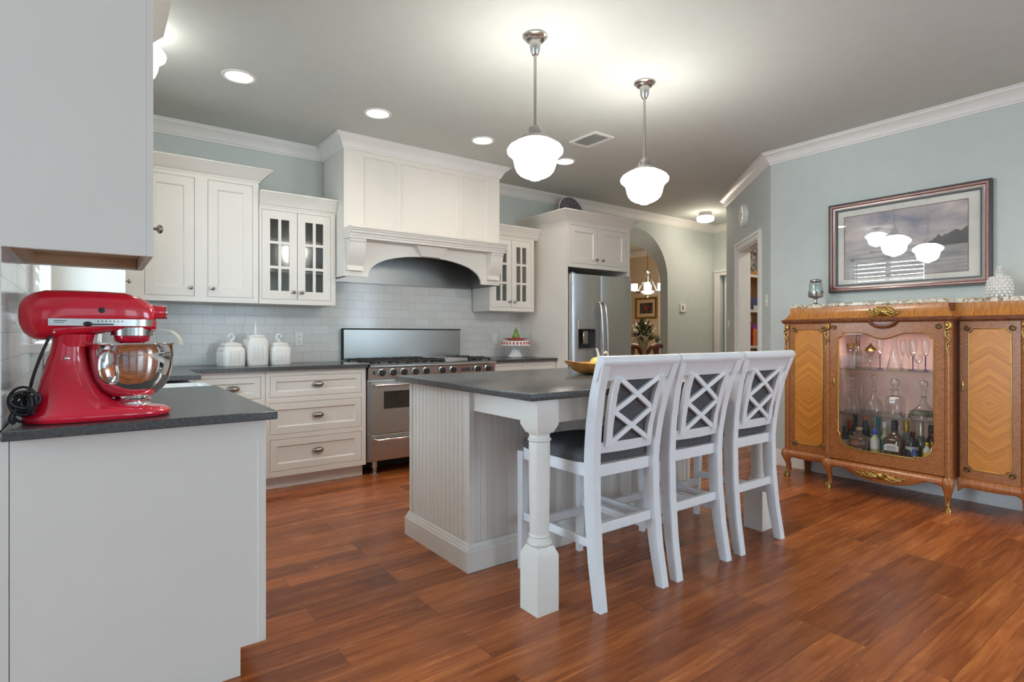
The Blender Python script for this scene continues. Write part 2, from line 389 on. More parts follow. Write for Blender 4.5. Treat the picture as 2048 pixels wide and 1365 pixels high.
struct(arch_wall().build('wall_back', 'wall', smooth=30))
# left wall with the window over the sink
b = MB()
for y0, y1, z0, z1 in ((2.085, 3.07, 0, H), (4.13, YB, 0, H), (3.07, 4.13, 0, 1.12), (3.07, 4.13, 2.40, H)): b.box(XL-.15, XL, y0, y1, z0, z1)
struct(b.build('wall_left', 'wall', smooth=0))
struct(MB().box(-3.7, XL-.15, 2.085, 2.235, 0, H).build('wall_return', 'wall', smooth=0))
b = MB()
for z0, z1 in ((0, .2), (2.4, H)): b.box(-3.7, 9, -4.15, -4.0, z0, z1)
for x0, x1 in ((-3.7, -3.05), (-1.35, -.75), (.95, 1.55), (3.25, 5.05)): b.box(x0, x1, -4.15, -4.0, .2, 2.4)
struct(b.build('wall_rear', 'wall', smooth=0))
for k, x in enumerate((-2.2, .1, 2.4)):
    b = MB()
    for x0, x1 in ((x-.85, x-.78), (x-.03, x+.03), (x+.78, x+.85)): b.box(x0, x1, -4.12, -4.03, .2, 2.4)
    for z in (.2, 1.25, 2.34): b.box(x-.85, x+.85, -4.12, -4.03, z, z+.06)
    struct(b.build('window_%d' % (k+3), 'trim', smooth=0))
struct(MB().box(-3.65, -3.5, -4, 2.085, 0, H).build('wall_far_left', 'wall', smooth=0))
struct(MB().box(XR, XR+.15, -4, 2.695, 0, H).build('wall_right', 'wall', smooth=0))
# angled pantry wall: s runs along it from the corner, t into the pantry
Q = math.sqrt(.5)
AM = Matrix(((Q, Q, 0, XR), (Q, -Q, 0, 2.695), (0, 0, 1, 0), (0, 0, 0, 1)))    # (s, t, z) -> world
SL = 1.732
b = MB(AM)
b.box(0, .365, 0, .12, 0, H); b.box(1.165, SL, 0, .12, 0, H); b.box(.365, 1.165, 0, .12, 2.08, H)
struct(b.build('wall_angled', 'wall', smooth=0))
struct(MB().box(AX, 8.7, 3.80, 3.92, 0, H).build('wall_hall', 'wall', smooth=0))
b = MB(); b.box(XH, XH+.12, 4.905, YB, 0, H); b.box(XH, XH+.12, 3.92, 4.05, 0, H); b.box(XH, XH+.12, 4.05, 4.905, 2.04, H)
struct(b.build('wall_hall_end', 'wall', smooth=0))
struct(MB().box(7.1, 7.25, 1.4, 3.80, 0, H).build('wall_pantry_side', 'wall', smooth=0))
struct(MB().box(XR+.15, 7.25, 1.4, 1.55, 0, H).build('wall_pantry_rear', 'wall', smooth=0))
struct(MB().box(8.6, 8.72, YB+.13, 9.1, 0, H).build('wall_dining_right', 'beige', smooth=0))
struct(MB().box(4.4, 8.72, 9.0, 9.12, 0, H).build('wall_dining_far', 'beige', smooth=0))
struct(MB().box(4.28, 4.4, YB+.13, 9.1, 0, H).build('wall_dining_left', 'beige', smooth=0))
CROWN = [(0, H-.105), (.012, H-.105), (.012, H-.092), (.02, H-.086), (.026, H-.07), (.04, H-.045), (.06, H-.028), (.07, H-.022), (.07, H-.010), (.085, H-.010), (.085, H-.001), (0, H-.001)]
path = [(XR, -4), (XR, 2.695), (AX, AY), (XH, AY), (XH, YB), (3.2, YB)]
struct(MB().sweep(path, CROWN).build('trim_1', 'trim', smooth=25))
struct(MB().sweep([(1.644, YB), (XL, YB), (XL, 2.60)], CROWN).build('trim_2', 'trim', smooth=25))
struct(MB().sweep([(8.6, YB+.13), (8.6, 9.0), (4.4, 9.0)], CROWN).build('trim_3', 'trim', smooth=25))
BASE = [(0, 0), (.016, 0), (.016, .105), (.012, .115), (.009, .135), (0, .14)]
struct(MB().sweep([(XR, -4), (XR, 2.695), (XR+.235*Q, 2.695+.235*Q)], BASE).build('baseboard_right', 'trim', smooth=25))
struct(MB().sweep([(XR+1.30*Q, 2.695+1.30*Q), (AX, AY), (XH, AY)], BASE).build('baseboard_angled', 'trim', smooth=25))
struct(MB().sweep([(XH, 4.99), (XH, YB), (6.43, YB)], BASE).build('baseboard_back', 'trim', smooth=25))
# pantry doorway casing and lining
b = MB(AM)
def casing(b, a0, a1, z1, wd, axis, sg, zb=0):
    """door casing: a flat inverted U with a thicker band along its outer edge"""
    def U(i, o): return [(a0-o, zb), (a0-o, z1+o), (a1+o, z1+o), (a1+o, zb), (a1+i, zb), (a1+i, z1+i), (a0-i, z1+i), (a0-i, zb)]
    b.prism(U(0, wd), axis, 0, sg*.014); b.prism(U(wd-.028, wd+.001), axis, 0, sg*.024); b.prism(U(.012, .020), axis, 0, sg*.018)
casing(b, .365, 1.165, 2.08, .085, 'Y', -1)
b.box(.365, .38, .001, .125, 0, 2.065); b.box(1.15, 1.165, .001, .125, 0, 2.065); b.box(.365, 1.165, .001, .125, 2.065, 2.08)
struct(b.build('door_2', 'trim', smooth=0))
# hall door, ajar
b = MB(MXF('-X', XH))
casing(b, -4.905, -4.05, 2.04, .08, 'Z', 1)
struct(b.build('door_1', 'trim', smooth=0))
struct(MB().box(XH+.05, XH+.09, 4.055, 4.86, .01, 2.03).build('door_3', 'trim', smooth=0))
struct(MB().box(XH+.12, 8.6, 3.92, 3.95, 0, H).build('wall_closet', 'mahog', smooth=0))  # dark wood colour stands in for the shade behind the door gap
# sink window: casing, sashes, louvred shutters, pane
b = MB(MXF('+X', XL))
for u0, u1 in ((2.98, 3.07), (4.13, 4.22)): b.box(u0, u1, 1.121, 2.399, 0, .02, .003)
b.box(2.96, 4.24, 2.40, 2.50, 0, .024, .003); b.box(2.95, 4.25, 1.08, 1.12, 0, .05, .004)
for u0, u1 in ((3.07, 3.12), (3.565, 3.635), (4.08, 4.13)): b.box(u0, u1, 1.12, 2.40, -.08, -.04)
for v in (1.12, 1.72, 2.35): b.box(3.07, 4.13, v, v+.05, -.08, -.04)
for k in range(18):
    z = 1.20+.066*k
    b.box(3.12, 4.08, -.028, .028, -.003, .003, m=Matrix.Translation((0, z, -.03)) @ Matrix.Rotation(-.12, 4, 'X'))
w1 = struct(b.build('window_1', 'trim', smooth=0))
MB(MXF('+X', XL)).box(3.07, 4.13, 1.12, 2.40, -.10, -.096).build('window_pane', 'pane', w1)
# white casing of the dining room window, seen through the arch
b = MB(MXF('-X', 8.6))
casing(b, -6.80, -6.0, 2.25, .10, 'Z', 1, .52); b.box(-6.92, -5.88, .46, .52, 0, .05); b.box(-6.79, -6.01, .53, 2.24, 0, .006)
struct(b.build('window_2', 'trim', smooth=0))
# tiled splashbacks
b = MB(); b.box(XL+.006, 3.83, YB-.008, YB, .92, 1.40); b.box(1.65, 3.19, YB-.008, YB, 1.40, 1.64)
struct(b.build('wall_splashback', 'tile', smooth=0))
b = MB(); b.box(XL, XL+.008, 2.085, 2.975, .893, 1.40); b.box(XL, XL+.008, 2.975, 4.225, .893, 1.05); b.box(XL, XL+.008, 4.225, YB-.008, .92, 1.40)
b.box(XL, XL+.008, 2.58, 2.975, 1.40, 2.2)
struct(b.build('wall_splashback_left', 'tile_side', smooth=0))

# ------------------------------------------------------------------ cabinet kit
def face_frame(b, u0, u1, v0, v1, holes, w0=-.02, w1=0):
    us = sorted({u0, u1, *[h[0] for h in holes], *[h[1] for h in holes]}); vs = sorted({v0, v1, *[h[2] for h in holes], *[h[3] for h in holes]})
    for a, c in zip(us, us[1:]):
        for d, e in zip(vs, vs[1:]):
            mu, mv = (a+c)/2, (d+e)/2
            if not any(h[0] < mu < h[1] and h[2] < mv < h[3] for h in holes): b.box(a, c, d, e, w0, w1)
def shaker(xf, u0, u1, v0, v1, rail=.055, name='door', parent=None, bead=True):
    g = .0025; u0 += g; u1 -= g; v0 += g; v1 -= g; b = MB(xf)
    b.frame([(u0, v0), (u1, v0), (u1, v1), (u0, v1)], [(u0+rail, v0+rail), (u1-rail, v0+rail), (u1-rail, v1-rail), (u0+rail, v1-rail)], 'Z', -.019, -.001)
    k = rail
    # sloped inner moulding and the sunken panel
    r0 = [(u0+k, v0+k, -.001), (u1-k, v0+k, -.001), (u1-k, v1-k, -.001), (u0+k, v1-k, -.001)]; k += .009
    r1 = [(u0+k, v0+k, -.011), (u1-k, v0+k, -.011), (u1-k, v1-k, -.011), (u0+k, v1-k, -.011)]
    b.loft([r0, r1], cap=False); b._f(b._v(r1))
    return b.build(name, 'white', parent, smooth=20)
def knob(xf, u, v, parent, r=.015):
    b = MB(xf @ Matrix.Translation((u, v, 0)))
    b.lathe([(0, -.002), (.009, -.002), (.009, .002), (.005, .004), (.005, .014), (r*.8, .017), (r, .022), (r*.9, .028), (r*.45, .032), (0, .033)], n=20)
    return b.build('knob', 'pewter', parent)
def cup_pull(xf, u, v, parent):
    b = MB(xf @ Matrix.Translation((u, v, 0))); W, Hh, D = .042, .022, .024
    rings = []
    for i in range(13):
        a = PI*i/12; x = -W*math.cos(a); k = max(.03, math.sin(a))**.6
        rings.append([(x, Hh*k*math.cos(t), D*k*math.sin(t)-.001) for t in [PI*.86*j/8 for j in range(9)]])
    R = [b._v(r) for r in rings]
    for A, B in zip(R, R[1:]):
        for k in range(8): b._f([A[k], A[k+1], B[k+1], B[k]])
    for f in (-.5, 0, .5):
        x = W*f*1.0; kk = (1-f*f)**.3
        b.tube([(x, Hh*kk*1.02*math.cos(t), D*kk*1.02*math.sin(t)) for t in [PI*.84*j/8 for j in range(9)]], .0022, 6)
    return b.build('cup_pull', 'pewter', parent)
def cab_crown(name, path, z0, z1, proj, parent):
    h = z1-z0
    prof = [(0, z0-.012), (.006, z0-.012), (.006, z0), (.014, z0+.004), (proj*.35, z0+h*.28), (proj*.62, z0+h*.55), (proj*.93, z0+h*.86), (proj, z0+h*.88), (proj, z1), (0, z1)]
    return MB().sweep(path, prof).build(name, 'white', parent, smooth=25)

# near upper cabinet on the left wall
t = thing('wall_cabinet', 'tall grey-white upper cabinet cut by the left edge, above the red stand mixer', 'cabinet', (XL, 2.085, 1.40))
xf = MXF('+X', .152)
b = MB(); b.box(XL, .134, 2.085, 2.105, 1.40, 2.31, .001); b.box(XL, .134, 2.55, 2.57, 1.40, 2.31); b.box(XL, -.19, 2.105, 2.55, 1.40, 2.31)
b.box(XL, .134, 2.085, 2.57, 2.29, 2.31)
b.build('carcass', 'white', t, smooth=0)
MB().box(-.19, .13, 2.105, 2.55, 1.435, 1.45).build('bottom_panel', 'rawwood', t, smooth=0)
b = MB(); b.box(-.19, .13, 2.105, 2.125, 1.403, 1.435); b.box(-.19, -.16, 2.125, 2.53, 1.403, 1.435); b.box(-.16, .13, 2.53, 2.55, 1.403, 1.435)
b.build('light_rail', 'rawwood', t, smooth=0)
b = MB(xf); face_frame(b, 2.085, 2.57, 1.40, 2.31, [(2.125, 2.53, 1.44, 2.22)], -.018, 0); b.build('face_frame', 'white', t, smooth=0)
d = shaker(xf, 2.125, 2.53, 1.44, 2.22, parent=t); knob(xf, 2.16, 1.50, d)
MB().prism([(.152, 2.25), (.158, 2.25), (.176, 2.27), (.205, 2.30), (.221, 2.315), (.221, 2.33), (.152, 2.33)], 'Y', 2.085, 2.57).build('crown', 'white', t, smooth=0)

# near base cabinet with the finished end panel and its worktop
t = thing('base_cabinet', 'white base cabinet end panel under the stand mixer counter', 'cabinet', (XL, 2.085, 0))
b = MB()
b.prism([(-.185, 0), (.402, 0), (.402, .095), (.482, .095), (.482, .865), (-.185, .865)], 'Y', 2.085, 2.105)
b.build('end_panel', 'white', t, smooth=0)
b = MB(); b.box(.456, .483, 2.083, 2.087, .10, .865, .001); b.build('corner_stile', 'white', t, smooth=0)
MB().box(-.209, -.187, 2.0852, 2.105, 0, .865, .001).build('filler_strip', 'white', t, smooth=0)
MB().box(-.185, .464, 2.106, 3.24, .10, .865).build('carcass', 'white', t, smooth=0)
MB().box(-.185, .40, 2.106, 3.24, 0, .10).build('toe_kick', 'white', t, smooth=0)
xf = MXF('+X', .484); b = MB(xf); face_frame(b, 2.106, 3.24, .10, .865, [(2.145, 2.66, .14, .83), (2.70, 3.205, .14, .83)], -.02, 0); b.build('face_frame', 'white', t, smooth=0)
for u0, u1, k in ((2.145, 2.66, 2.62), (2.70, 3.205, 2.74)): d = shaker(xf, u0, u1, .14, .83, parent=t); knob(xf, k, .76, d)
tag(MB().box(XL+.010, .510, 2.035, 3.25, .866, .895, .003).build('countertop', 'stone'), 'black stone countertop with the red stand mixer on it', 'countertop')
# apron sink between the two left counters
t = thing('farmhouse_sink', 'white farmhouse sink behind the red stand mixer', 'sink', (.2, 3.51, .65))
b = MB(); o = [(-.10, 3.255), (.525, 3.255), (.525, 3.765), (-.10, 3.765)]; i = [(-.07, 3.285), (.49, 3.285), (.49, 3.735), (-.07, 3.735)]
b.frame(o, i, 'Z', .66, .878); b.box(-.10, .525, 3.255, 3.765, .64, .66); b.build('basin', 'ceramic', t)
t = thing('sink_base_cabinet', 'white sink base cabinet below the farmhouse sink', 'cabinet', (XL, 3.51, 0))
MB().box(-.185, .484, 3.245, 3.775, .10, .638).build('carcass', 'white', t, smooth=0)
MB().box(-.185, .40, 3.245, 3.775, 0, .10).build('toe_kick', 'white', t, smooth=0)
t = thing('faucet', 'chrome gooseneck faucet at the farmhouse sink under the window', 'faucet', (-.15, 3.5, .89))
tag(MB().box(XL+.010, -.105, 3.252, 3.768, .866, .895).build('countertop', 'stone'), 'narrow black stone ledge behind the farmhouse sink', 'countertop')
b = MB(); b.cyl(.024, .896, .93, (-.15, 3.5, 0)); b.build('base', 'chrome', t)
b = MB(); b.tube([(-.15, 3.5, .92), (-.15, 3.5, 1.16)]+[(-.15+.09-.09*math.cos(a), 3.5, 1.16+.09*math.sin(a)) for a in [PI*k/10 for k in range(1, 11)]]+[(.03, 3.5, 1.10)], .011, 12); b.build('spout', 'chrome', t)
b = MB(); b.tube([(-.15, 3.52, .95), (-.15, 3.60, .99)], .007, 8); b.build('lever', 'chrome', t)

# base run along the back wall, left of the range
YF = 4.40
xf = MXF('-Y', YF)
t = thing('corner_base_cabinet', 'white corner base cabinet with one narrow drawer beside the sink', 'cabinet', (.75, 4.7, 0))
MB().box(-.185, 1.015, 4.42, 5.01, .10, .89).box(-.185, .484, 3.78, 4.42, .10, .866).build('carcass', 'white', t, smooth=0)
MB().box(-.185, 1.015, 4.475, 5.01, 0, .10).build('toe_kick', 'white', t, smooth=0)
b = MB(xf); face_frame(b, .50, 1.015, .10, .89, [(.56, .985, .69, .85), (.56, .985, .14, .65)]); b.build('face_frame', 'white', t, smooth=0)
d = shaker(xf, .56, .985, .69, .85, .04, 'drawer', t); cup_pull(xf, .80, .768, d)
shaker(xf, .56, .985, .14, .65, .055, 'door', t)
t = thing('drawer_base_cabinet', 'white base cabinet with three drawers left of the range', 'cabinet', (1.4, 4.7, 0))
MB().box(1.02, 1.785, 4.42, 5.01, .10, .89).build('carcass', 'white', t, smooth=0)
MB().box(1.02, 1.785, 4.475, 5.01, 0, .10).build('toe_kick', 'white', t, smooth=0)
b = MB(xf); face_frame(b, 1.018, 1.785, .10, .89, [(1.047, 1.748, .69, .85), (1.047, 1.748, .415, .65), (1.047, 1.748, .142, .378)]); b.build('face_frame', 'white', t, smooth=0)
for v0, v1, k in ((.69, .85, .04), (.415, .65, .05), (.142, .378, .05)):
    d = shaker(xf, 1.047, 1.748, v0, v1, k, 'drawer', t); cup_pull(xf, 1.40, (v0+v1)/2+.005, d)
b = MB(); b.prism([(XL+.010, YB-.010), (XL+.010, 3.77), (.515, 3.77), (.515, 4.37), (1.79, 4.37), (1.79, YB-.010)], 'Z', .891, .92, bev=.002)
tag(b.build('countertop', 'stone'), 'black stone L-shaped countertop under the white canisters', 'countertop')
# right of the range
t = thing('base_cabinet', 'white base cabinet with two small drawers right of the range', 'cabinet', (3.43, 4.7, 0))
MB().box(3.045, 3.825, 4.42, 5.01, .10, .89).build('carcass', 'white', t, smooth=0)
MB().box(3.045, 3.825, 4.475, 5.01, 0, .10).build('toe_kick', 'white', t, smooth=0)
b = MB(xf); hs = [(3.07, 3.41, .69, .855), (3.455, 3.79, .69, .855), (3.07, 3.41, .14, .65), (3.455, 3.79, .14, .65)]
face_frame(b, 3.045, 3.825, .10, .89, hs); b.build('face_frame', 'white', t, smooth=0)
for h in hs:
    d = shaker(xf, *h, .045 if h[2] > .5 else .055, 'drawer' if h[2] > .5 else 'door', t)
    if h[2] > .5: cup_pull(xf, (h[0]+h[1])/2, .765, d)
tag(MB().box(3.04, 3.828, 4.37, YB-.010, .891, .92, .002).build('countertop', 'stone'), 'black stone countertop right of the range under the cake stand', 'countertop')

# upper cabinets on the back wall
YU = 4.69
xf = MXF('-Y', YU)
t = thing('wall_cabinet', 'white upper cabinet end in the corner behind the stand mixer', 'cabinet', (0, 4.5, 1.4))
MB().box(XL+.001, .147, 4.30, 5.01, 1.40, 2.35).build('carcass', 'white', t, smooth=0)
x2 = MXF('+X', .165); b = MB(x2); face_frame(b, 4.30, 4.68, 1.40, 2.35, [(4.33, 4.66, 1.44, 2.31)], -.018, 0); b.build('face_frame', 'white', t, smooth=0)
d = shaker(x2, 4.33, 4.66, 1.44, 2.31, parent=t); knob(x2, 4.37, 1.50, d)
cab_crown('crown', [(.165, 4.69), (.165, 4.30), (XL, 4.30)], 2.35, 2.425, .085, t)
t = thing('wall_cabinet', 'tall white upper cabinet with two solid doors above the canisters', 'cabinet', (.6, 4.85, 1.4))
MB().box(.17, 1.033, 4.71, 5.01, 1.40, 2.35).build('carcass', 'white', t, smooth=0)
b = MB(xf); hs = [(.29, .596, 1.438, 2.305), (.682, .991, 1.438, 2.305)]; face_frame(b, .167, 1.033, 1.40, 2.35, hs); b.build('face_frame', 'white', t, smooth=0)
for h, u in zip(hs, (.57, .712)): d = shaker(xf, *h, .062, 'door', t); knob(xf, u, 1.50, d)
cab_crown('crown', [(1.035, 5.0), (1.035, YU), (.252, YU)], 2.345, 2.43, .085, t)
def glass_cabinet(x0, x1, label):
    t = thing('glass_cabinet', label, 'cabinet', ((x0+x1)/2, 4.85, 1.4), 0, 'glass-front cabinets beside the hood')
    b = MB()
    b.box(x0, x0+.018, 4.71, 5.01, 1.40, 2.18); b.box(x1-.018, x1, 4.71, 5.01, 1.40, 2.18); b.box(x0+.018, x1-.018, 4.71, 5.01, 1.40, 1.425)
    b.box(x0+.018, x1-.018, 4.71, 5.01, 2.15, 2.18); b.box(x0+.018, x1-.018, 4.995, 5.01, 1.425, 2.15)
    b.build('carcass', 'white', t, smooth=0)
    b = MB()
    for z in (1.66, 1.91): b.box(x0+.018, x1-.018, 4.74, 4.995, z, z+.016)
    b.build('shelf', 'white', t, smooth=0)
    xm = (x0+x1)/2+.005; a0, a1 = x0+.018, x1-.04
    hs = [(a0, a1, 1.438, 2.14)]
    b = MB(xf); face_frame(b, x0, x1, 1.40, 2.18, hs); b.build('face_frame', 'white', t, smooth=0)
    for u0, u1, k in ((a0, (a0+a1)/2, 1), (( a0+a1)/2, a1, 0)):
        g = .0025; v0, v1 = 1.438+g, 2.14-g; u0 += g; u1 -= g; sw = .060; mt = .022
        lw = ((u1-u0)-2*sw-mt)/2; lh = ((v1-v0)-2*.066-2*mt)/3
        holes = [(u0+sw+i*(lw+mt), u0+sw+i*(lw+mt)+lw, v0+.066+j*(lh+mt), v0+.066+j*(lh+mt)+lh) for i in range(2) for j in range(3)]
        b = MB(xf); face_frame(b, u0, u1, v0, v1, holes, -.019, -.001); d = b.build('door', 'white', t, smooth=0)
        MB(xf).box(u0+sw-.004, u1-sw+.004, v0+.06, v1-.06, -.014, -.011).build('glass_pane', 'seedy', d, smooth=0)
        knob(xf, u1-.03 if k else u0+.03, 1.497, d)
    cab_crown('crown', [(x1+(.05 if x0 > 2 else .006), YU), (x0, YU)], 2.175, 2.275, .065, t)
    return t
glass_cabinet(1.038, 1.637, 'small white glass-front cabinet left of the range hood')
glass_cabinet(3.205, 3.775, 'small white glass-front cabinet between hood and fridge')
def dish(name, label, c, r, m, prof, tilt=0, cat='dish', group=None):
    return tag(MB(ROT(c, 0, tilt)).lathe([(x*r, z*r) for x, z in prof], n=28).build(name, m), label, cat, group)
PLATE = [(0, 0), (.6, .02), (.95, .16), (1, .18), (.95, .20), (.6, .06), (0, .05)]
BOWL = [(0, 0), (.4, 0), (.7, .25), (1, .7), (.95, .7), (.66, .3), (.35, .08), (0, .07)]
dish('bowl', 'pale bowl on the middle shelf, left glass cabinet by its left door', (1.145, 4.85, 1.677), .06, 'cream', BOWL, cat='bowl')
dish('plate', 'white plate standing upright behind the right door of left glass cabinet', (1.40, 4.93, 1.765), .09, 'ceramic', PLATE, 1.35, 'plate')
dish('teacup', 'small patterned teacup behind the left door of left glass cabinet', (1.245, 4.84, 1.677), .045, 'cream', [(0, 0), (.5, 0), (.9, .8), (1, 1.4), (.95, 1.4), (.8, .8), (.4, .1), (0, .1)], cat='cup')
dish('sugar_bowl', 'small pinkish pot at the right end of left glass cabinet', (1.535, 4.85, 1.677), .05, mat('pink_flower_glaze', (.45, .34, .38), .3, var=.3, scale=60), [(0, 0), (.5, 0), (1, .7), (.8, 1.4), (.3, 1.8), (.15, 2.2), (0, 2.25)], cat='pot')
dish('goblet', 'small cup inside the glass cabinet next to the fridge', (3.64, 4.85, 1.677), .04, 'cream', [(0, 0), (.8, 0), (.2, .2), (.2, 1), (1, 2), (.95, 2), (0, 1.2)], cat='cup')

# ------------------------------------------------------------------ range hood
t = thing('range_hood', 'white panelled range hood with arched front above the steel range', 'range hood', (2.42, 4.77, 1.64))
hx0, hx1, hy = 1.644, 3.20, 4.515
for x0 in (hx0, hx1-.02): MB().box(x0, x0+.02, hy+.02, 5.01, 1.64, H-.002).build('side_panel', 'white', t, smooth=0)
b = MB()
a = [(2.42+.568*math.cos(PI*k/30), 1.64+.212*max(0, math.sin(PI*k/30))**.85) for k in range(31)]
b.prism([(hx1, 1.64), (hx1, 2.05), (hx0, 2.05), (hx0, 1.64)]+a[::-1], 'Y', hy, hy+.022)
b.build('arched_front', 'white', t, smooth=30)
xh = MXF('-Y', hy)
b = MB(xh); hs = [(1.814, 2.088, 2.06, 2.645), (2.151, 2.718, 2.06, 2.645), (2.776, 3.054, 2.06, 2.645)]
face_frame(b, hx0, hx1, 2.05, H-.002, hs, -.022, 0)
for u0, u1, v0, v1 in hs:
    k = .010; r0 = [(u0, v0, 0), (u1, v0, 0), (u1, v1, 0), (u0, v1, 0)]; r1 = [(u0+k, v0+k, -.012), (u1-k, v0+k, -.012), (u1-k, v1-k, -.012), (u0+k, v1-k, -.012)]
    b.loft([r0, r1], cap=False); b._f(b._v(r1))
b.build('panelled_front', 'white', t, smooth=0)
MB().sweep([(hx1, 5.0), (hx1, hy), (hx0, hy), (hx0, 5.0)], CROWN).build('crown', 'trim', t, smooth=25)
b = MB(); my = 4.375
PR = [(my+.03, 1.942), (my+.03, 1.957), (my+.024, 1.962), (my+.022, 1.975), (my+.012, 1.985), (my+.010, 2.0), (my+.002, 2.006), (my+.002, 2.016), (my-.010, 2.020), (my-.010, 2.034), (hy, 2.034), (hy, 1.942)]
b.prism(PR, 'X', hx0+.004, hx1-.004); b.build('mantel', 'white', t, smooth=25)
for x0, x1 in ((1.662, 1.80), (3.045, 3.183)):
    pr = [(hy, 1.942), (my+.045, 1.942), (my+.045, 1.918), (my+.055, 1.916)]+[(my+.055+.06*(k/10)**1.7, 1.916-.19*(k/10)) for k in range(1, 11)]+[(my+.115, 1.70), (my+.105, 1.698), (my+.105, 1.685), (hy, 1.685)]
    MB().prism(pr, 'X', x0, x1, bev=.002).build('corbel', 'white', t, smooth=25)
b = MB(); b.loft([[(2.275, hy, 1.94), (2.585, hy, 1.94), (2.585, hy-.06, 1.94), (2.275, hy-.06, 1.94)], [(2.335, hy, 1.853), (2.525, hy, 1.853), (2.525, hy-.03, 1.853), (2.335, hy-.03, 1.853)]]); b.build('keystone', 'white', t, smooth=0)
b = MB(); z0, z1 = 1.634, 1.95
b.box(hx0+.021, hx1-.021, 4.992, 5.008, z0, z1); b.box(hx0+.021, hx0+.03, hy+.024, 4.992, z0, z1); b.box(hx1-.03, hx1-.021, hy+.024, 4.992, z0, z1)
b.box(hx0+.03, hx1-.03, hy+.024, 4.992, z1, z1+.01)
b.build('steel_liner', mat('dull_hood_steel', (.30, .30, .29), .38, 1), t, smooth=0)
for x in (1.95, 2.9): MB().cyl(.035, z1-.012, z1, (x, 4.75, 0)).build('hood_lamp', 'nickel', t)

# ------------------------------------------------------------------ range
t = thing('range', 'wide stainless steel gas range with black knobs under the hood', 'range', (2.415, 4.7, 0))
rx0, rx1, ry = 1.797, 3.035, 4.375
MB().box(rx0, rx1, ry+.025, 5.0, .115, .895).build('body', 'steel', t, smooth=0)
b = MB(); b.prism([(5.0, .895), (5.0, .915), (ry-.03, .915), (ry-.045, .907), (ry-.045, .893), (ry-.035, .885), (ry+.03, .885)], 'X', rx0, rx1); b.build('cooktop', 'steel', t, smooth=30)
b = MB(); b.prism([(ry+.03, .885), (ry-.022, .885), (ry-.012, .79), (ry+.03, .79)], 'X', rx0, rx1); b.build('control_panel', 'steel', t, smooth=0)
MB().box(1.805, 3.025, 4.962, 5.005, .915, 1.205, .002).build('backguard', mat('dull_backguard_steel', (.40, .41, .40), .3, 1, stretch=(.4, .4, 14), scale=30), t, smooth=0)
MB().box(1.803, 3.027, 4.95, 5.007, 1.206, 1.216).box(1.798, 1.8045, 4.955, 5.007, .93, 1.206).build('backguard_trim', 'darkgap', t, smooth=0)
ko = Matrix.Rotation(PI/2, 4, 'X')
for x in (1.903, 2.003, 2.10, 2.206, 2.31, 2.466, 2.575, 2.836, 2.95):
    b = MB(Matrix.Translation((x, ry-.018, .845)) @ ko); b.lathe([(0, 0), (.034, 0), (.034, .006), (.030, .009), (0, .009)], n=24); k = b.build('knob', 'chrome', t)
    b = MB(Matrix.Translation((x, ry-.018, .845)) @ ko); b.lathe([(0, .009), (.027, .009), (.025, .030), (.022, .033), (0, .033)], n=24); b.box(-.004, .004, -.022, .022, .033, .039, .001); b.build('grip', 'black', k)
MB().box(2.67, 2.76, ry-.021, ry-.017, .828, .858).build('display', mat('range_display', (.06, .06, .08), .2), t, smooth=0)
MB().box(1.832, 1.846, ry-.022, ry-.017, .83, .86).box(2.785, 2.797, ry-.022, ry-.017, .835, .855).build('switch', 'black', t, smooth=0)
def grate(x0, x1, y0, y1):
    b = MB(); z = .945
    for x in (x0, (x0+x1)/2, x1): b.box(x-.007, x+.007, y0, y1, z-.014, z, .002)
    for y in (y0, (y0+y1)/2, y1): b.box(x0, x1, y-.007, y+.007, z-.014, z, .002)
    for cx in ((x0*3+x1)/4, (x0+x1*3)/4):
        for cy in ((y0*3+y1)/4, (y0+y1*3)/4):
            for k in range(6):
                a = k*PI/3+.3; b.box(-.005, .005, .03, .075, -.012, .006, m=ROT((cx, cy, z), a))
    for x in (x0, x1):
        for y in (y0, y1): b.box(x-.008, x+.008, y-.008, y+.008, .915, z)
    b.build('grate', 'iron', t, smooth=0)
    for cx in ((x0*3+x1)/4, (x0+x1*3)/4):
        for cy in ((y0*3+y1)/4, (y0+y1*3)/4): MB().lathe([(0, .915), (.05, .915), (.045, .927), (.02, .932), (0, .932)], (cx, cy, 0), 20).build('burner', 'black', t)
grate(1.84, 2.17, 4.40, 4.93); grate(2.19, 2.50, 4.40, 4.93); grate(2.78, 3.0, 4.40, 4.93)
MB().box(2.52, 2.76, 4.39, 4.94, .916, .948, .006).build('griddle_cover', 'steel', t)
def oven(x0, x1):
    b = MB(MXF('-Y', ry)); u = [(x0, .345), (x1, .345), (x1, .775), (x0, .775)]; wx0, wx1 = x0+.11, x1-.11
    b.frame(u, [(wx0, .545), (wx1, .545), (wx1, .69), (wx0, .69)], 'Z', -.025, .012); d = b.build('oven_door', 'steel', t, smooth=0)
    MB(MXF('-Y', ry)).box(wx0, wx1, .545, .69, -.02, .004).build('oven_window', mat('oven_window_glass', (.035, .03, .025), .06, var=.2), d, smooth=0)
    for z, nm, par in ((.745, 'handle', d),):
        b = MB(); b.tube([(x0+.03, ry-.012, z), (x0+.03, ry-.05, z), (x1-.03, ry-.05, z), (x1-.03, ry-.012, z)], .011, 12); b.build(nm, 'chrome', par)
    b = MB(); b.box(x0, x1, ry-.012, ry+.025, .125, .335, .002); d = b.build('drawer', 'steel', t, smooth=0)
    b = MB(); b.tube([(x0+.03, ry-.012, .30), (x0+.033, ry-.04, .30), (x0+.05, ry-.05, .298), (x1-.05, ry-.05, .298), (x1-.033, ry-.04, .30), (x1-.03, ry-.012, .30)], .010, 12); b.build('handle', 'chrome', d)
oven(1.815, 2.55); oven(2.56, 3.02)
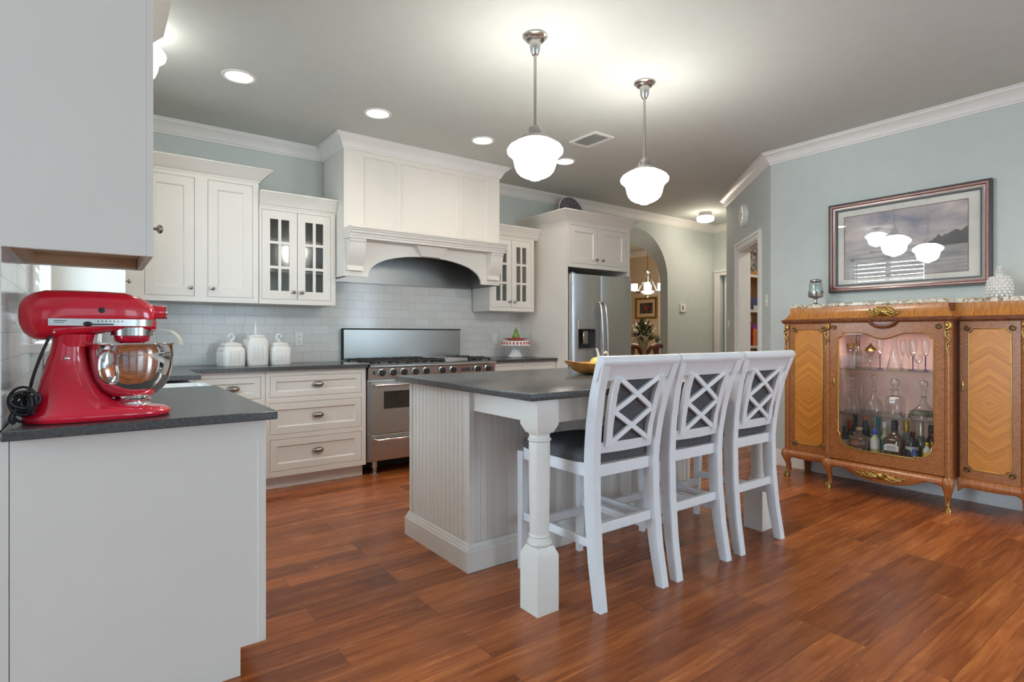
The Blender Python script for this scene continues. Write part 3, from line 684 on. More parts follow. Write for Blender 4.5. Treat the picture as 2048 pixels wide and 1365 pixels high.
for x in (1.88, 2.95):
    for y in (4.45, 4.92):
        b = MB(); b.lathe([(0, 0), (.04, 0), (.04, .012), (.02, .018), (.022, .05), (.026, .055), (.026, .114), (0, .114)], (x, y, 0), 20); b.build('leg', 'steel', t)
MB().box(rx0+.03, rx1-.03, 4.60, 4.64, .02, .115).build('kick_plate', 'darkgap', t, smooth=0)

# ------------------------------------------------------------------ fridge and its surround
t = thing('fridge_cabinet', 'tall white cabinet surround with two small doors over the fridge', 'cabinet', (4.3, 4.63, 0))
fy = 4.25
b = MB(); b.box(3.83, 3.858, fy+.02, 5.015, 0, 2.35); b.build('side_panel', 'white', t, smooth=0)
b = MB(); b.box(4.757, 4.785, fy+.02, 5.015, 0, 2.35); b.build('side_panel', 'white', t, smooth=0)
MB().box(3.858, 4.757, fy+.02, 5.015, 1.86, 2.35).build('carcass', 'white', t, smooth=0)
xg = MXF('-Y', fy); b = MB(xg); hs = [(3.90, 4.285, 1.892, 2.28), (4.325, 4.72, 1.892, 2.28)]
face_frame(b, 3.83, 4.785, 1.85, 2.35, hs); b.box(3.83, 3.862, 0, 1.85, -.02, 0); b.box(4.753, 4.785, 0, 1.85, -.02, 0)
b.build('face_frame', 'white', t, smooth=0)
for h, u in zip(hs, (4.262, 4.352)): d = shaker(xg, *h, .055, 'door', t); knob(xg, u, 1.945, d)
cab_crown('crown', [(4.785, 5.015), (4.785, fy), (3.83, fy), (3.83, 5.015)], 2.335, 2.42, .075, t)
MB().box(3.83, 4.785, fy, 5.015, 2.35, 2.36).build('top_board', 'white', t, smooth=0)
t = thing('refrigerator', 'stainless side-by-side refrigerator with dispenser in the white surround', 'refrigerator', (4.3, 4.55, 0))
MB().box(3.875, 4.745, 4.275, 4.98, .02, 1.765).build('body', mat('grey_fridge_side', (.18, .18, .19), .4), t, smooth=0)
def fdoor(x0, x1, hole=None):
    b = MB()
    y0, y1 = 4.185, 4.27; pl = [(x0, y1), (x0, y0+.022), (x0+.008, y0+.008), (x0+.03, y0)]+[(x1-.03, y0), (x1-.008, y0+.008), (x1, y0+.022), (x1, y1)]
    if hole:
        b.prism(pl, 'Z', .06, hole[2]); b.prism(pl, 'Z', hole[3], 1.775)
        b.box(hole[1], x1-.03, y0, y1, hole[2], hole[3]); b.prism([(x0, y1), (x0, y0+.022), (x0+.008, y0+.008), (x0+.03, y0), (hole[0], y0), (hole[0], y1)], 'Z', hole[2], hole[3])
        b.prism([(x1-.03, y0), (x1-.008, y0+.008), (x1, y0+.022), (x1, y1), (x1-.03, y1)], 'Z', hole[2], hole[3])
    else: b.prism(pl, 'Z', .06, 1.775)
    return b.build('door', 'fridgesteel', t, smooth=30)
d1 = fdoor(3.872, 4.262, (3.945, 4.185, 1.0, 1.30)); d2 = fdoor(4.268, 4.748)
b = MB(); b.box(3.945, 4.185, 4.25, 4.268, 1.0, 1.30); b.build('dispenser_recess', 'black', d1, smooth=0)
b = MB(); b.box(3.940, 4.190, 4.178, 4.20, 1.215, 1.305, .003); b.build('dispenser_panel', 'fridgesteel', d1, smooth=0)
MB().box(3.95, 4.18, 4.18, 4.25, 1.0, 1.018, .003).build('drip_tray', 'steel', d1, smooth=0)
MB().box(4.03, 4.10, 4.20, 4.235, 1.06, 1.20, .006).build('dispenser_paddle', 'nickel', d1)
for x, d, s in ((4.232, d1, -1), (4.300, d2, 1)):
    b = MB(); pts = spline([(x, 4.19, 1.50), (x, 4.150, 1.47), (x, 4.125, 1.25), (x, 4.120, 1.0), (x, 4.125, .75), (x, 4.150, .53), (x, 4.19, .50)], 5); b.tube(pts, .015, 12); b.build('handle', 'nickel', d)
for x in (3.90, 4.72): MB().box(x-.02, x+.02, 4.20, 4.27, 1.776, 1.79, .004).build('hinge_cap', 'nickel', t)
o = tag(MB(ROT((4.40, 4.80, 2.555), 0, PI/2-.15, 0, (1.1, 1.1, 1))).lathe([(0, .0), (.12, .0), (.165, .012), (.172, .014), (.165, .020), (.12, .008), (0, .008)], n=48).build('platter', mat('mottled_purple_glaze', (.16, .13, .15), .35, var=.6, scale=45, coat=.2)), 'round dark mottled platter standing on top of the fridge cabinet', 'platter')
MB(ROT((4.40, 4.80, 2.555), 0, PI/2-.15, 0, (1.1, 1.1, 1))).lathe([(.166, .009), (.174, .011), (.176, .015), (.170, .020), (.164, .017)], n=48).build('rim', 'trim', o, label='pale rim')

# ------------------------------------------------------------------ island
t = thing('kitchen_island', 'white beadboard kitchen island with turned corner posts', 'island', (2.36, 2.4, 0))
ix0, ix1, iy0, iy1 = 1.475, 3.23, 2.337, 2.985
MB().box(ix0+.012, ix1-.012, iy0+.012, iy1-.012, 0, .885).build('carcass', 'white', t, smooth=0)
def bead(a, b_, gap=.041):
    n = max(1, round((b_-a)/gap)); g = (b_-a)/n; out = [(a, 0)]
    for k in range(1, n): c = a+k*g; out += [(c-.0032, 0), (c-.0016, -.002), (c, -.0004), (c+.0016, -.002), (c+.0032, 0)]
    return out+[(b_, 0)]
pr = bead(iy0+.03, iy1-.03); b = MB(); b.prism([(ix0+.006-d, y) for y, d in pr]+[(ix0+.02, pr[-1][0]), (ix0+.02, pr[0][0])], 'Z', .12, .885); b.build('beadboard_end', 'white', t, smooth=0)
pr = bead(ix0+.03, ix1-.03); b = MB(); b.prism([(x, iy0+.006-d) for x, d in pr]+[(pr[-1][0], iy0+.02), (pr[0][0], iy0+.02)], 'Z', .12, .885); b.build('beadboard_front', 'white', t, smooth=0)
for x in (ix0, ix1-.032):
    for y in (iy0, iy1-.032): MB().box(x, x+.032, y, y+.032, .0, .885, .002).build('corner_trim', 'white', t, smooth=0)
b = MB(); b.sweep([(ix0, iy1), (ix1, iy1), (ix1, iy0), (ix0, iy0)], [(0, 0), (.02, 0), (.02, .098), (.015, .104), (.015, .110), (.009, .117), (.006, .130), (0, .134)], closed=True); b.build('baseboard', 'white', t, smooth=25)
pcx, pcy = 1.512, 1.842
posts = [(pcx, pcy), (3.212, pcy)]
b = MB(); b.box(pcx-.012, pcx+.012, pcy+.05, iy0+.004, .782, .888, .002); b.build('apron', 'white', t, smooth=0)
b = MB(); b.box(3.212-.012, 3.212+.012, pcy+.05, iy0+.004, .782, .888, .002); b.build('apron', 'white', t, smooth=0)
b = MB(); b.box(pcx+.05, 3.155, pcy-.03, pcy-.008, .782, .888, .002); b.build('apron', 'white', t, smooth=0)
for x, y in posts:
    h = .0575; b = MB(ROT((x, y, 0)))
    def sq(z, k): return [(sx*k, sy*k, z) for sx, sy in ((-1, -1), (1, -1), (1, 1), (-1, 1))]
    b.loft([sq(0, h), sq(.235, h), sq(.272, h*.72)])
    b.loft([sq(.745, h*.72), sq(.780, h), sq(.888, h)])
    P = [(.042, .27), (.049, .276), (.053, .284), (.051, .294), (.045, .299), (.040, .303), (.040, .308), (.046, .314), (.040, .322), (.0415, .335), (.043, .44), (.045, .56), (.0455, .66), (.045, .70), (.044, .708), (.050, .714), (.050, .720), (.044, .725), (.044, .737), (.050, .748)]
    b.lathe(P, n=32); b.build('post', 'white', t, smooth=28)
t = None
tag(MB().box(1.40, 3.315, 1.755, 3.02, .889, .92, .004, seg=2).build('island_countertop', 'stone'), 'large black stone countertop on the white kitchen island', 'countertop')

# ------------------------------------------------------------------ counter chairs
ch = thing('counter_chair', '', 'chair', (1.902, 1.70, 0), 0, 'white counter chairs at the island')
def leg_path(z):      # depth and half spread of the back post by height
    ks = [(0, -.028, .200), (.18, .004, .196), (.40, .026, .192), (.60, .030, .192), (.75, .014, .200), (.9, -.02, .212), (1.04, -.07, .226)]
    for (z0, y0, x0), (z1, y1, x1) in zip(ks, ks[1:]):
        if z <= z1: f = (z-z0)/(z1-z0); return y0+(y1-y0)*f, x0+(x1-x0)*f
    return ks[-1][1:]
for s in (-1, 1):
    rings = []
    for k in range(17):
        z = 1.035*k/16; y, x = leg_path(z); hw = .021; hd = .021+.008*math.sin(PI*min(1, z/1.1))
        rings.append([(s*x+a*hw, y+c*hd, z) for a, c in ((-1, -1), (1, -1), (1, 1), (-1, 1))])
    MB().loft(rings).build('back_leg', 'chairwhite', ch, False, 25)
    MB().loft([[(s*(.195+q*0)+a*k, .505+c*k+o, z) for a, c in ((-1, -1), (1, -1), (1, 1), (-1, 1))] for z, k, o, q in ((0, .014, .012, 0), (.3, .018, .004, 0), (.585, .021, 0, 0))]).build('front_leg', 'chairwhite', ch, False, 25)
def rail(z0, z1, half, y0, y1, bow, th, name, prof=None):
    R = []
    for k in range(11):
        u = -1+k/5; o = -bow*(1-u*u)
        if prof: R.append([(u*half, d+o, z) for d, z in prof])
        else: R.append([(u*half, y0+o-th, z0), (u*half, y0+o+th, z0), (u*half, y1+o+th, z1), (u*half, y1+o-th, z1)])
    return MB().loft(R).build(name, 'chairwhite', ch, False, 50 if prof else 25)
rail(0, 0, .248, 0, 0, .022, 0, 'crest_rail', [(-.052, .965), (-.030, .965), (-.050, 1.03), (-.056, 1.062), (-.070, 1.070), (-.088, 1.066), (-.096, 1.052), (-.094, 1.038), (-.084, 1.028), (-.074, 1.02)])
rail(.648, .694, .18, .026, .018, .014, .012, 'lower_back_rail')
rail(.546, .597, .172, .030, .030, 0, .012, 'rear_seat_rail')
rail(.548, .605, .178, .505, .505, 0, .012, 'front_seat_rail')
for s in (-1, 1):
    MB().box(s*.196-.011, s*.196+.011, .05, .487, .548, .605).build('side_seat_rail', 'chairwhite', ch, False, 0)
    MB().box(s*.194-.009, s*.194+.009, .022, .492, .245, .282, .002).build('side_stretcher', 'chairwhite', ch, False, 0)
MB().box(-.175, .175, .008, .034, .305, .347, .002).build('rear_stretcher', 'chairwhite', ch, False, 0)
MB().box(-.178, .178, .497, .521, .195, .235, .002).build('footrest', 'chairwhite', ch, False, 0)
b = MB()
rings = []
for z, k in ((.599, .0), (.605, .012), (.630, .014), (.648, .004), (.658, -.03), (.662, -.08)):
    pts = []
    for i in range(40):
        a = 2*PI*i/40; c, s_ = math.cos(a), math.sin(a); q = 1/((abs(c)**7+abs(s_)**7)**(1/7))
        pts.append(((.205+k)*c*q, .279+(.235+k)*s_*q, z))
    rings.append(pts)
b.loft(rings); b.build('seat_cushion', 'fabric', ch, False, 50)
# lattice splat between the inner stiles, with the padded panel behind it
def sp(x, z): y = leg_path(z)[0]; return y-.012-.016*(1-min(1, abs(x)/.2)**2)
def slat(x0, z0, x1, z1, wd, th, name, off=0):
    R = []; L2 = math.hypot(x1-x0, z1-z0); nx, nz = -(z1-z0)/L2*wd, (x1-x0)/L2*wd
    for k in range(9):
        f = k/8; x, z = x0+(x1-x0)*f, z0+(z1-z0)*f; y = sp(x, z)+off
        R.append([(x+nx, y-th, z+nz), (x-nx, y-th, z-nz), (x-nx, y+th, z-nz), (x+nx, y+th, z+nz)])
    return MB().loft(R).build(name, 'chairwhite', ch, False, 25)
for s in (-1, 1): slat(s*.128, .68, s*.142, .975, .016, .012, 'stile')
zb, zt, zm = .690, .970, .830; xb = .122
for za, zc in ((zb, zm), (zm, zt)):
    slat(-xb, za, xb, zc, .011, .008, 'lattice_bar'); slat(xb, za, -xb, zc, .011, .0072, 'lattice_bar')
R = []
for k in range(9):
    z = .686+.286*k/8; hw = .114+.012*(z-.68)/.3
    R.append([(u*hw, sp(u*hw, z)+o, z) for u, o in [(-1+q/3, .011) for q in range(7)]+[(1-q/3, .024) for q in range(7)]])
MB().loft(R).build('back_pad', 'fabric', ch, False, 50)
ch['label'] = 'white lattice-back counter chair nearest the camera, behind the front island post'
dup(ch, (2.408, 1.70, 0), 'middle one of the three white lattice-back counter chairs')
dup(ch, (2.937, 1.70, 0), 'white lattice-back counter chair nearest the wooden display cabinet')

# ------------------------------------------------------------------ things on the island
t = thing('serving_bowl', 'long amber ribbed serving bowl on the island countertop', 'bowl', (2.46, 2.46, .92))
b = MB(ROT((2.46, 2.46, .921), math.radians(2)))
def boat(k, z, ins=0):
    out = []
    for i in range(96):
        a = 2*PI*i/96; c, s_ = math.cos(a), math.sin(a); rib = 1+.018*math.cos(24*a*2)
        x = (.245-ins)*k*c; y = (.125-ins)*k*s_*(abs(s_)**.25 if s_ else 1)*rib; out.append((x, y, z+(.02*abs(c)**4 if z > .03 else 0)))
    return out
b.loft([boat(.30, 0), boat(.50, .006), boat(.72, .025), boat(.9, .048), boat(1, .064), boat(.97, .066, .003), boat(.86, .048, .003), boat(.66, .028, .003), boat(.4, .012, .003)])
b.build('dish', mat('amber_ribbed_glaze', (.66, .28, .065), .25, var=.25, scale=25, coat=.5), t, smooth=60)
def gourd(name, label, c, r, zr, m, ribs, cat, stem):
    t = thing(name, label, cat, c)
    b = MB(); R = []
    for k in range(1, 14):
        a = PI*k/14; R.append([(c[0]+r*math.sin(a)*(1-.07*abs(math.sin(ribs*p/2)))*math.cos(p), c[1]+r*math.sin(a)*(1-.07*abs(math.sin(ribs*p/2)))*math.sin(p), c[2]+zr-zr*math.cos(a)-.012*math.exp(-((a-PI)**2)*8)) for p in [2*PI*i/48 for i in range(48)]])
    b.loft(R); b.build('body', m, t, smooth=70)
    b = MB(); b.tube(spline([(c[0]+x, c[1], c[2]+2*zr+z) for x, z in stem], 6), [.010-.004*k/(6*(len(stem)-1)) for k in range(6*(len(stem)-1)+1)], 10); b.build('stem', 'cream', t, smooth=60, label='pale curled stem')
gourd('glass_pumpkin', 'small yellow glass pumpkin in the amber bowl', (2.50, 2.47, .938), .056, .044, mat('yellow_crackle_glass', (.72, .58, .14), .15, var=.3, scale=40, coat=.6), 8, 'ornament', [(0, -.012), (-.004, .01), (-.012, .03), (-.02, .045)])
t2 = thing('glass_pumpkin', 'small orange glass pumpkin half hidden behind the yellow one', 'ornament', (2.595, 2.50, .956))
b = MB(); b.sphere((2.595, 2.485, .995), .038, (1, 1, .8), 24, 12); b.build('body', mat('orange_glass', (.70, .32, .04), .15, coat=.5), t2)
b = MB(); b.tube(spline([(2.595, 2.485, 1.023), (2.590, 2.485, 1.042), (2.575, 2.485, 1.049), (2.565, 2.485, 1.039)], 5), .006, 8); b.build('stem', 'cream', t2)

# ------------------------------------------------------------------ stand mixer, front towards +X
MY = 2.20; MZ = .895
t = thing('stand_mixer', 'red stand mixer with steel bowl on the near black counter', 'mixer', (0, MY, MZ))
b = MB()
def ell(x0, x1, hw, z, p=2.6, n=36):
    out = []
    for i in range(n):
        a = 2*PI*i/n; c, s_ = math.cos(a), math.sin(a)
        out.append(((x0+x1)/2+(x1-x0)/2*math.copysign(abs(c)**(2/p), c), MY+hw*math.copysign(abs(s_)**(2/p), s_), MZ+z))
    return out
b.loft([ell(-.168, .205, .106, .002), ell(-.172, .210, .110, .010), ell(-.170, .208, .110, .020), ell(-.160, .190, .104, .030), ell(-.150, .10, .096, .042), ell(-.143, .055, .086, .058), ell(-.136, .025, .074, .085), ell(-.128, .004, .062, .125), ell(-.117, -.008, .054, .165), ell(-.106, -.014, .050, .205), ell(-.098, -.016, .049, .245), ell(-.094, -.012, .048, .262)])
b.build('pedestal', 'red', t, smooth=60)
b = MB()
def hd(x, zc, hw, hz, p=2.5, n=32):
    return [(x, MY+hw*math.copysign(abs(math.cos(2*PI*i/n))**(2/p), math.cos(2*PI*i/n)), MZ+zc+hz*math.copysign(abs(math.sin(2*PI*i/n))**(2/p), math.sin(2*PI*i/n))) for i in range(n)]
b.loft([hd(-.176, .322, .014, .016), hd(-.172, .321, .032, .036), hd(-.160, .318, .050, .057), hd(-.140, .317, .062, .070), hd(-.112, .320, .068, .0755), hd(-.098, .322, .069, .0735), hd(-.06, .331, .070, .066), hd(.02, .332, .070, .065), hd(.08, .332, .068, .063), hd(.12, .328, .062, .055), hd(.145, .322, .053, .046), hd(.160, .320, .044, .036)])
h1 = b.build('motor_head', 'red', t, smooth=60)
b = MB(); b.loft([hd(-.130, .278, .046, .022), hd(-.09, .276, .060, .028), hd(-.02, .284, .058, .026), hd(.06, .290, .056, .020), hd(.14, .290, .052, .020), hd(.165, .290, .045, .018)]); b.build('lower_head', 'red', t, smooth=60)
b = MB(); b.loft([ell(-.098, .0, .050, .225), ell(-.100, .01, .054, .262)]); b.build('hinge', 'red', t, smooth=60)
b = MB(); b.lathe([(0, 0), (.026, 0), (.026, .008), (.022, .010), (.022, .032), (.020, .036), (0, .036)], n=28, m=Matrix.Translation((.158, MY, MZ+.335)) @ Matrix.Rotation(PI/2, 4, 'Y')); b.build('attachment_hub', 'red', t)
MB().lathe([(0, 0), (.0225, 0), (.0225, .004), (0, .004)], n=28, m=Matrix.Translation((.194, MY, MZ+.335)) @ Matrix.Rotation(PI/2, 4, 'Y')).build('hub_ring', 'chrome', t)
b = MB(); pts = [(x, MY-y) for x, y in ((-.105, .0705), (.10, .0705), (.13, .063), (.152, .05), (.166, .03), (.170, 0), (.166, -.03), (.152, -.05), (.13, -.063), (.10, -.0705), (-.105, -.0705))]
pin = [(x*.985 if x > 0 else x, MY+(y-MY)*.95) for x, y in pts]
b.prism(pts+pin[::-1], 'Z', MZ+.288, MZ+.309); band = b.build('trim_band', 'nickel', t, smooth=40, label='silver trim band')
b = MB()
for x, wd in ((-.092, .030), (-.092, .024)): b.box(x, x+wd, MY-.0712, MY-.0705, MZ+(.3015 if wd > .028 else .2965), MZ+(.3035 if wd > .028 else .298))
for k in range(7): b.box(.012+.010*k, .015+.010*k, MY-.0712, MY-.0705, MZ+.3, MZ+.3035)
b.build('speed_marks', 'black', band, smooth=0)
b = MB(); b.box(-.006, .052, MY-.0725, MY-.070, MZ+.2905, MZ+.2945); b.sphere((-.012, MY-.074, MZ+.2935), .009, (1.3, .8, .8)); b.build('speed_lever', 'black', t)
MB().lathe([(0, 0), (.0085, 0), (.008, .006), (0, .008)], n=20, m=Matrix.Translation((.022, MY-.069, MZ+.336)) @ Matrix.Rotation(PI/2, 4, 'X')).build('attachment_knob', 'black', t)
MB().lathe([(0, 0), (.004, 0), (.003, .004), (0, .005)], n=14, m=Matrix.Translation((-.092, MY-.060, MZ+.268)) @ Matrix.Rotation(PI/2, 4, 'X')).build('hinge_pin', 'chrome', t)
MB().lathe([(0, 0), (.0075, 0), (.006, .006), (0, .008)], n=16, m=Matrix.Translation((-.062, MY-.050, MZ+.19)) @ Matrix.Rotation(PI/2, 4, 'X') @ Matrix.Diagonal((1.2, .8, 1, 1))).build('lock_lever', 'chrome', t)
bx = .102
b = MB(); b.lathe([(0, .284), (.058, .284), (.058, .258), (.050, .256), (0, .256)], (bx, MY, MZ), 32); b.build('planetary_ring', 'nickel', t)
b = MB(); b.lathe([(0, .256), (.050, .256), (.048, .240), (.034, .236), (.034, .222), (0, .222)], (bx, MY, MZ), 32); b.build('planetary_hub', 'red', t)
b = MB(); b.lathe([(0, .030), (.052, .030), (.054, .036), (.050, .040), (.050, .050), (.053, .053), (.046, .060), (.070, .072), (.090, .092), (.105, .122), (.113, .160), (.1165, .20), (.118, .228), (.1215, .231), (.1205, .235), (.117, .234), (.114, .20), (.110, .160), (.101, .122), (.086, .094), (.066, .076), (0, .07)], (bx, MY, MZ), 48); bowl = b.build('mixing_bowl', 'chrome', t, smooth=50, label='polished steel mixing bowl')
b = MB(); hp = spline([(bx-.50*r, MY-.866*r, MZ+z) for r, z in ((.113, .208), (.138, .214), (.158, .198), (.164, .166), (.157, .134), (.138, .112), (.104, .112))], 6)
R = []
for i, p in enumerate(hp):
    p = Vector(p); q = Vector(hp[min(i+1, len(hp)-1)])-Vector(hp[max(i-1, 0)]); q.normalize(); side = Vector((.866, -.50, 0)); side = (side-q*side.dot(q)).normalized(); s2 = q.cross(side)
    R.append([p+side*.011*c+s2*.0035*d for c, d in ((1, 0), (.7, .8), (0, 1), (-.7, .8), (-1, 0), (-.7, -.8), (0, -1), (.7, -.8))])
b.loft(R); b.build('handle', 'chrome', bowl, smooth=60)
b = MB()
for a0, r0 in ((-.35, .06), (2.6, .05)):
    c, s_ = math.cos(a0), math.sin(a0)
    pts = spline([(bx+c*r0, MY+s_*r0, MZ+.275), (bx+c*(r0+.05), MY+s_*(r0+.05), MZ+.272), (bx+c*(r0+.075), MY+s_*(r0+.075), MZ+.250), (bx+c*(r0+.082), MY+s_*(r0+.082), MZ+.228)], 5)
    R = []
    for p in pts:
        p = Vector(p); n_ = Vector((-s_, c, 0)); R.append([p+n_*.022+Vector((0, 0, .003)), p+n_*.022, p-n_*.022, p-n_*.022+Vector((0, 0, .003))])
    b.loft(R)
b.build('pouring_chute', mat('pale_translucent_plastic', (.72, .66, .55), .2), t, smooth=40)
b = MB(); b.box(-.121, -.119, MY-.012, MY+.022, MZ+.08, MZ+.20, m=ROT((0, 0, 0), 0)); b.build('warning_label', mat('warning_sticker', (.62, .55, .48), .5, var=.5, scale=60, stretch=(1, 1, 3)), t, smooth=0)
b = MB(); c0 = Vector((-.148, MY+.055, MZ))
b.tube(spline([(-.10, MY-.045, MZ+.262), (-.122, MY-.045, MZ+.20), (-.142, MY-.035, MZ+.13), (-.152, MY-.02, MZ+.07), (-.156, MY, MZ+.04)], 6), .0042, 8)
for k in range(9):
    a = k*.41+.2; rx, rz = .030+.004*(k % 3), .028+.006*((k*2) % 3); ctr = Vector((-.148-.006*(k % 2), MY-.04-.006*k, MZ+.048+.004*k))
    b.tube([ctr+Vector((rx*math.cos(p)*math.cos(a)*.9-.006, rx*math.cos(p)*math.sin(a)*.8, rz*math.sin(p)*(1 if k % 2 else .7)-.004)) for p in [2*PI*i/20 for i in range(20)]], .0042, 7, True)
b.tube(spline([(-.168, MY-.07, MZ+.07), (-.178, MY-.075, MZ+.045), (-.186, MY-.08, MZ+.022), (-.178, MY-.085, MZ+.010)], 5), .006, 8)
b.box(-.016, .016, -.006, .006, -.008, .008, .003, m=ROT((-.150, MY-.065, MZ+.040), .2, 0, .5)); b.build('power_cord', 'black', t, smooth=60)

# ------------------------------------------------------------------ canisters, cake stand, outlets
def canister(name_label, c, hw, hb, ht, fin, rz):
    t = thing('canister', name_label, 'canister', (c[0], c[1], .9205), rz, 'white canisters on the back counter')
    b = MB(); z0 = 0
    def r_(k, z): return (k, z)
    b.lathe([(0, 0), (hw*.97, 0), (hw, .006), (hw, hb*.9), (hw*.96, hb*.97), (hw*.86, hb+.004), (hw*.78, hb+.012), (hw*.78, hb+.02), (0, hb+.02)], n=48, sq=6)
    b.build('jar', 'cream', t, False, 50)
    b = MB(); n = 4
    for face in range(4):
        for k in range(n):
            u = (-1+(2*k+1)/n)*hw*.78
            m_ = Matrix.Rotation(face*PI/2, 4, 'Z') @ Matrix.Translation((hw*.985, u, hb*.46)) @ Matrix.Diagonal((.30, 1, 1, 1))
            rr = hw*.14
            prof = [(0, -hb*.30), (rr*.7, -hb*.28), (rr, -hb*.24), (rr, hb*.26), (rr*.7, hb*.31), (0, hb*.33)]
            b.lathe(prof, n=12, m=m_)
    b.build('flutes', 'cream', t, False, 50)
    b = MB(); z = hb+.02
    b.lathe([(0, z), (hw*.86, z), (hw*.88, z+.006), (hw*.84, z+.012), (hw*.62, z+(ht-z)*.6), (hw*.3, ht-.004), (hw*.16, ht), (0, ht)], n=40, sq=3)
    l = b.build('lid', 'cream', t, False, 50)
    b = MB(); k = fin-ht
    if fin-ht > .095: b.lathe([(.012, -.004), (.009, k*.2), (.011, k*.45), (.006, k*.6), (.005, k*.85), (.0075, k*.93), (0, k)], n=14, m=Matrix.Translation((0, 0, ht)))
    else:
        s_ = 1
        pts = spline([(0, 0, ht-.006), (0, 0, ht+.010), (.017, 0, ht+k*.28), (.022, 0, ht+k*.6), (.008, 0, ht+k*.92), (-.012, 0, ht+k*.82), (-.016, 0, ht+k*.62)], 5)
        b.tube(pts, [.009-.003*i/len(pts) for i in range(len(pts))], 10); b.sphere((-.016, 0, ht+k*.6), .008)
    b.build('finial', 'cream', l, False, 60)
canister('short white fluted canister, left of the tallest one', (.848, 4.745), .082, .135, .185, .245, math.radians(14))
canister('tallest white fluted canister with a pointed lid knob', (1.026, 4.76), .078, .20, .245, .345, math.radians(10))
canister('short white fluted canister between the tallest one and the wall outlet', (1.203, 4.76), .076, .135, .185, .245, math.radians(8)+PI)
def outlet(loc, label, xf, slots=True, sw=False):
    t = thing('wall_outlet' if not sw else 'light_switch', label, 'outlet' if not sw else 'light switch', loc)
    MB(xf).box(-.036, .036, -.058, .058, 0, .006, .002).build('cover_plate', 'plastic', t)
    b = MB(xf)
    if sw: b.box(-.005, .005, -.012, .012, .006, .014, .001); b.build('toggle', 'plastic', t)
    else:
        for v in (-.022, .022):
            b.box(-.007, -.004, v-.003, v+.007, .005, .0068); b.box(.004, .007, v-.003, v+.007, .005, .0068); b.cyl(.003, .005, .0068, (0, v-.009, 0), 10)
        b.build('sockets', 'grey_mark', t)
def wxf(x, y, z, face): 
    m = MXF(face, 0); return Matrix.Translation((x, y, z)) @ m
outlet((1.43, YB-.009, 1.118), 'white wall outlet right of the canisters', wxf(1.43, YB-.009, 1.118, '-Y'))
outlet((3.49, YB-.009, 1.11), 'white light switch plate on the tile left of the cake stand', wxf(3.49, YB-.009, 1.11, '-Y'), sw=True)
t = thing('cake_stand', 'white and red ribboned cake stand on the counter beside the fridge', 'cake stand', (3.575, 4.75, .92))
b = MB(); c = (3.575, 4.75, .9205)
b.lathe([(0, .002), (.074, .002), (.076, .010), (.062, .035), (.044, .065), (.030, .095), (.026, .125), (.035, .142), (0, .142)], c, 40)
for k in range(10): a = 2*PI*k/10; b.sphere((c[0]+.072*math.cos(a), c[1]+.072*math.sin(a), .928), .011, (1, 1, .7), 10, 6)
b.build('pedestal', 'ceramic', t)
b = MB(); b.lathe([(0, .142), (.135, .142), (.142, .128), (.144, .128), (.146, .172), (.140, .175), (0, .172)], c, 64)
for k in range(36): a = 2*PI*k/36; b.sphere((c[0]+.144*math.cos(a), c[1]+.144*math.sin(a), .9205+.126), .0095, (1, 1, .8), 8, 6)
b.build('plate', 'ceramic', t)
b = MB()
for k in range(24):
    a = 2*PI*k/24; b.box(.1435, .1475, -.0085, .0085, .136, .163, m=ROT(c, a))
b.build('ribbon', 'plate_red', t, smooth=0)
tag(MB().lathe([(0, 1.094), (.07, 1.094), (.124, 1.116), (.128, 1.118), (.124, 1.120), (.07, 1.102), (0, 1.101)], (3.575, 4.75, .0025), 40).build('plate', 'plate_red'), 'red plate lying on the white cake stand', 'plate')
t = thing('ceramic_pear', 'green ceramic pear on the red plate', 'ornament', (3.58, 4.75, 1.104))
MB().lathe([(0, 0), (.025, .001), (.040, .018), (.042, .035), (.035, .055), (.025, .075), (.022, .092), (.017, .108), (.006, .116), (0, .115)], (3.58, 4.75, 1.1045), 28).build('body', 'green', t, smooth=60)
MB().tube([(3.58, 4.75, 1.216), (3.583, 4.75, 1.228), (3.59, 4.75, 1.236)], .003, 8).build('stem', 'mahog', t)

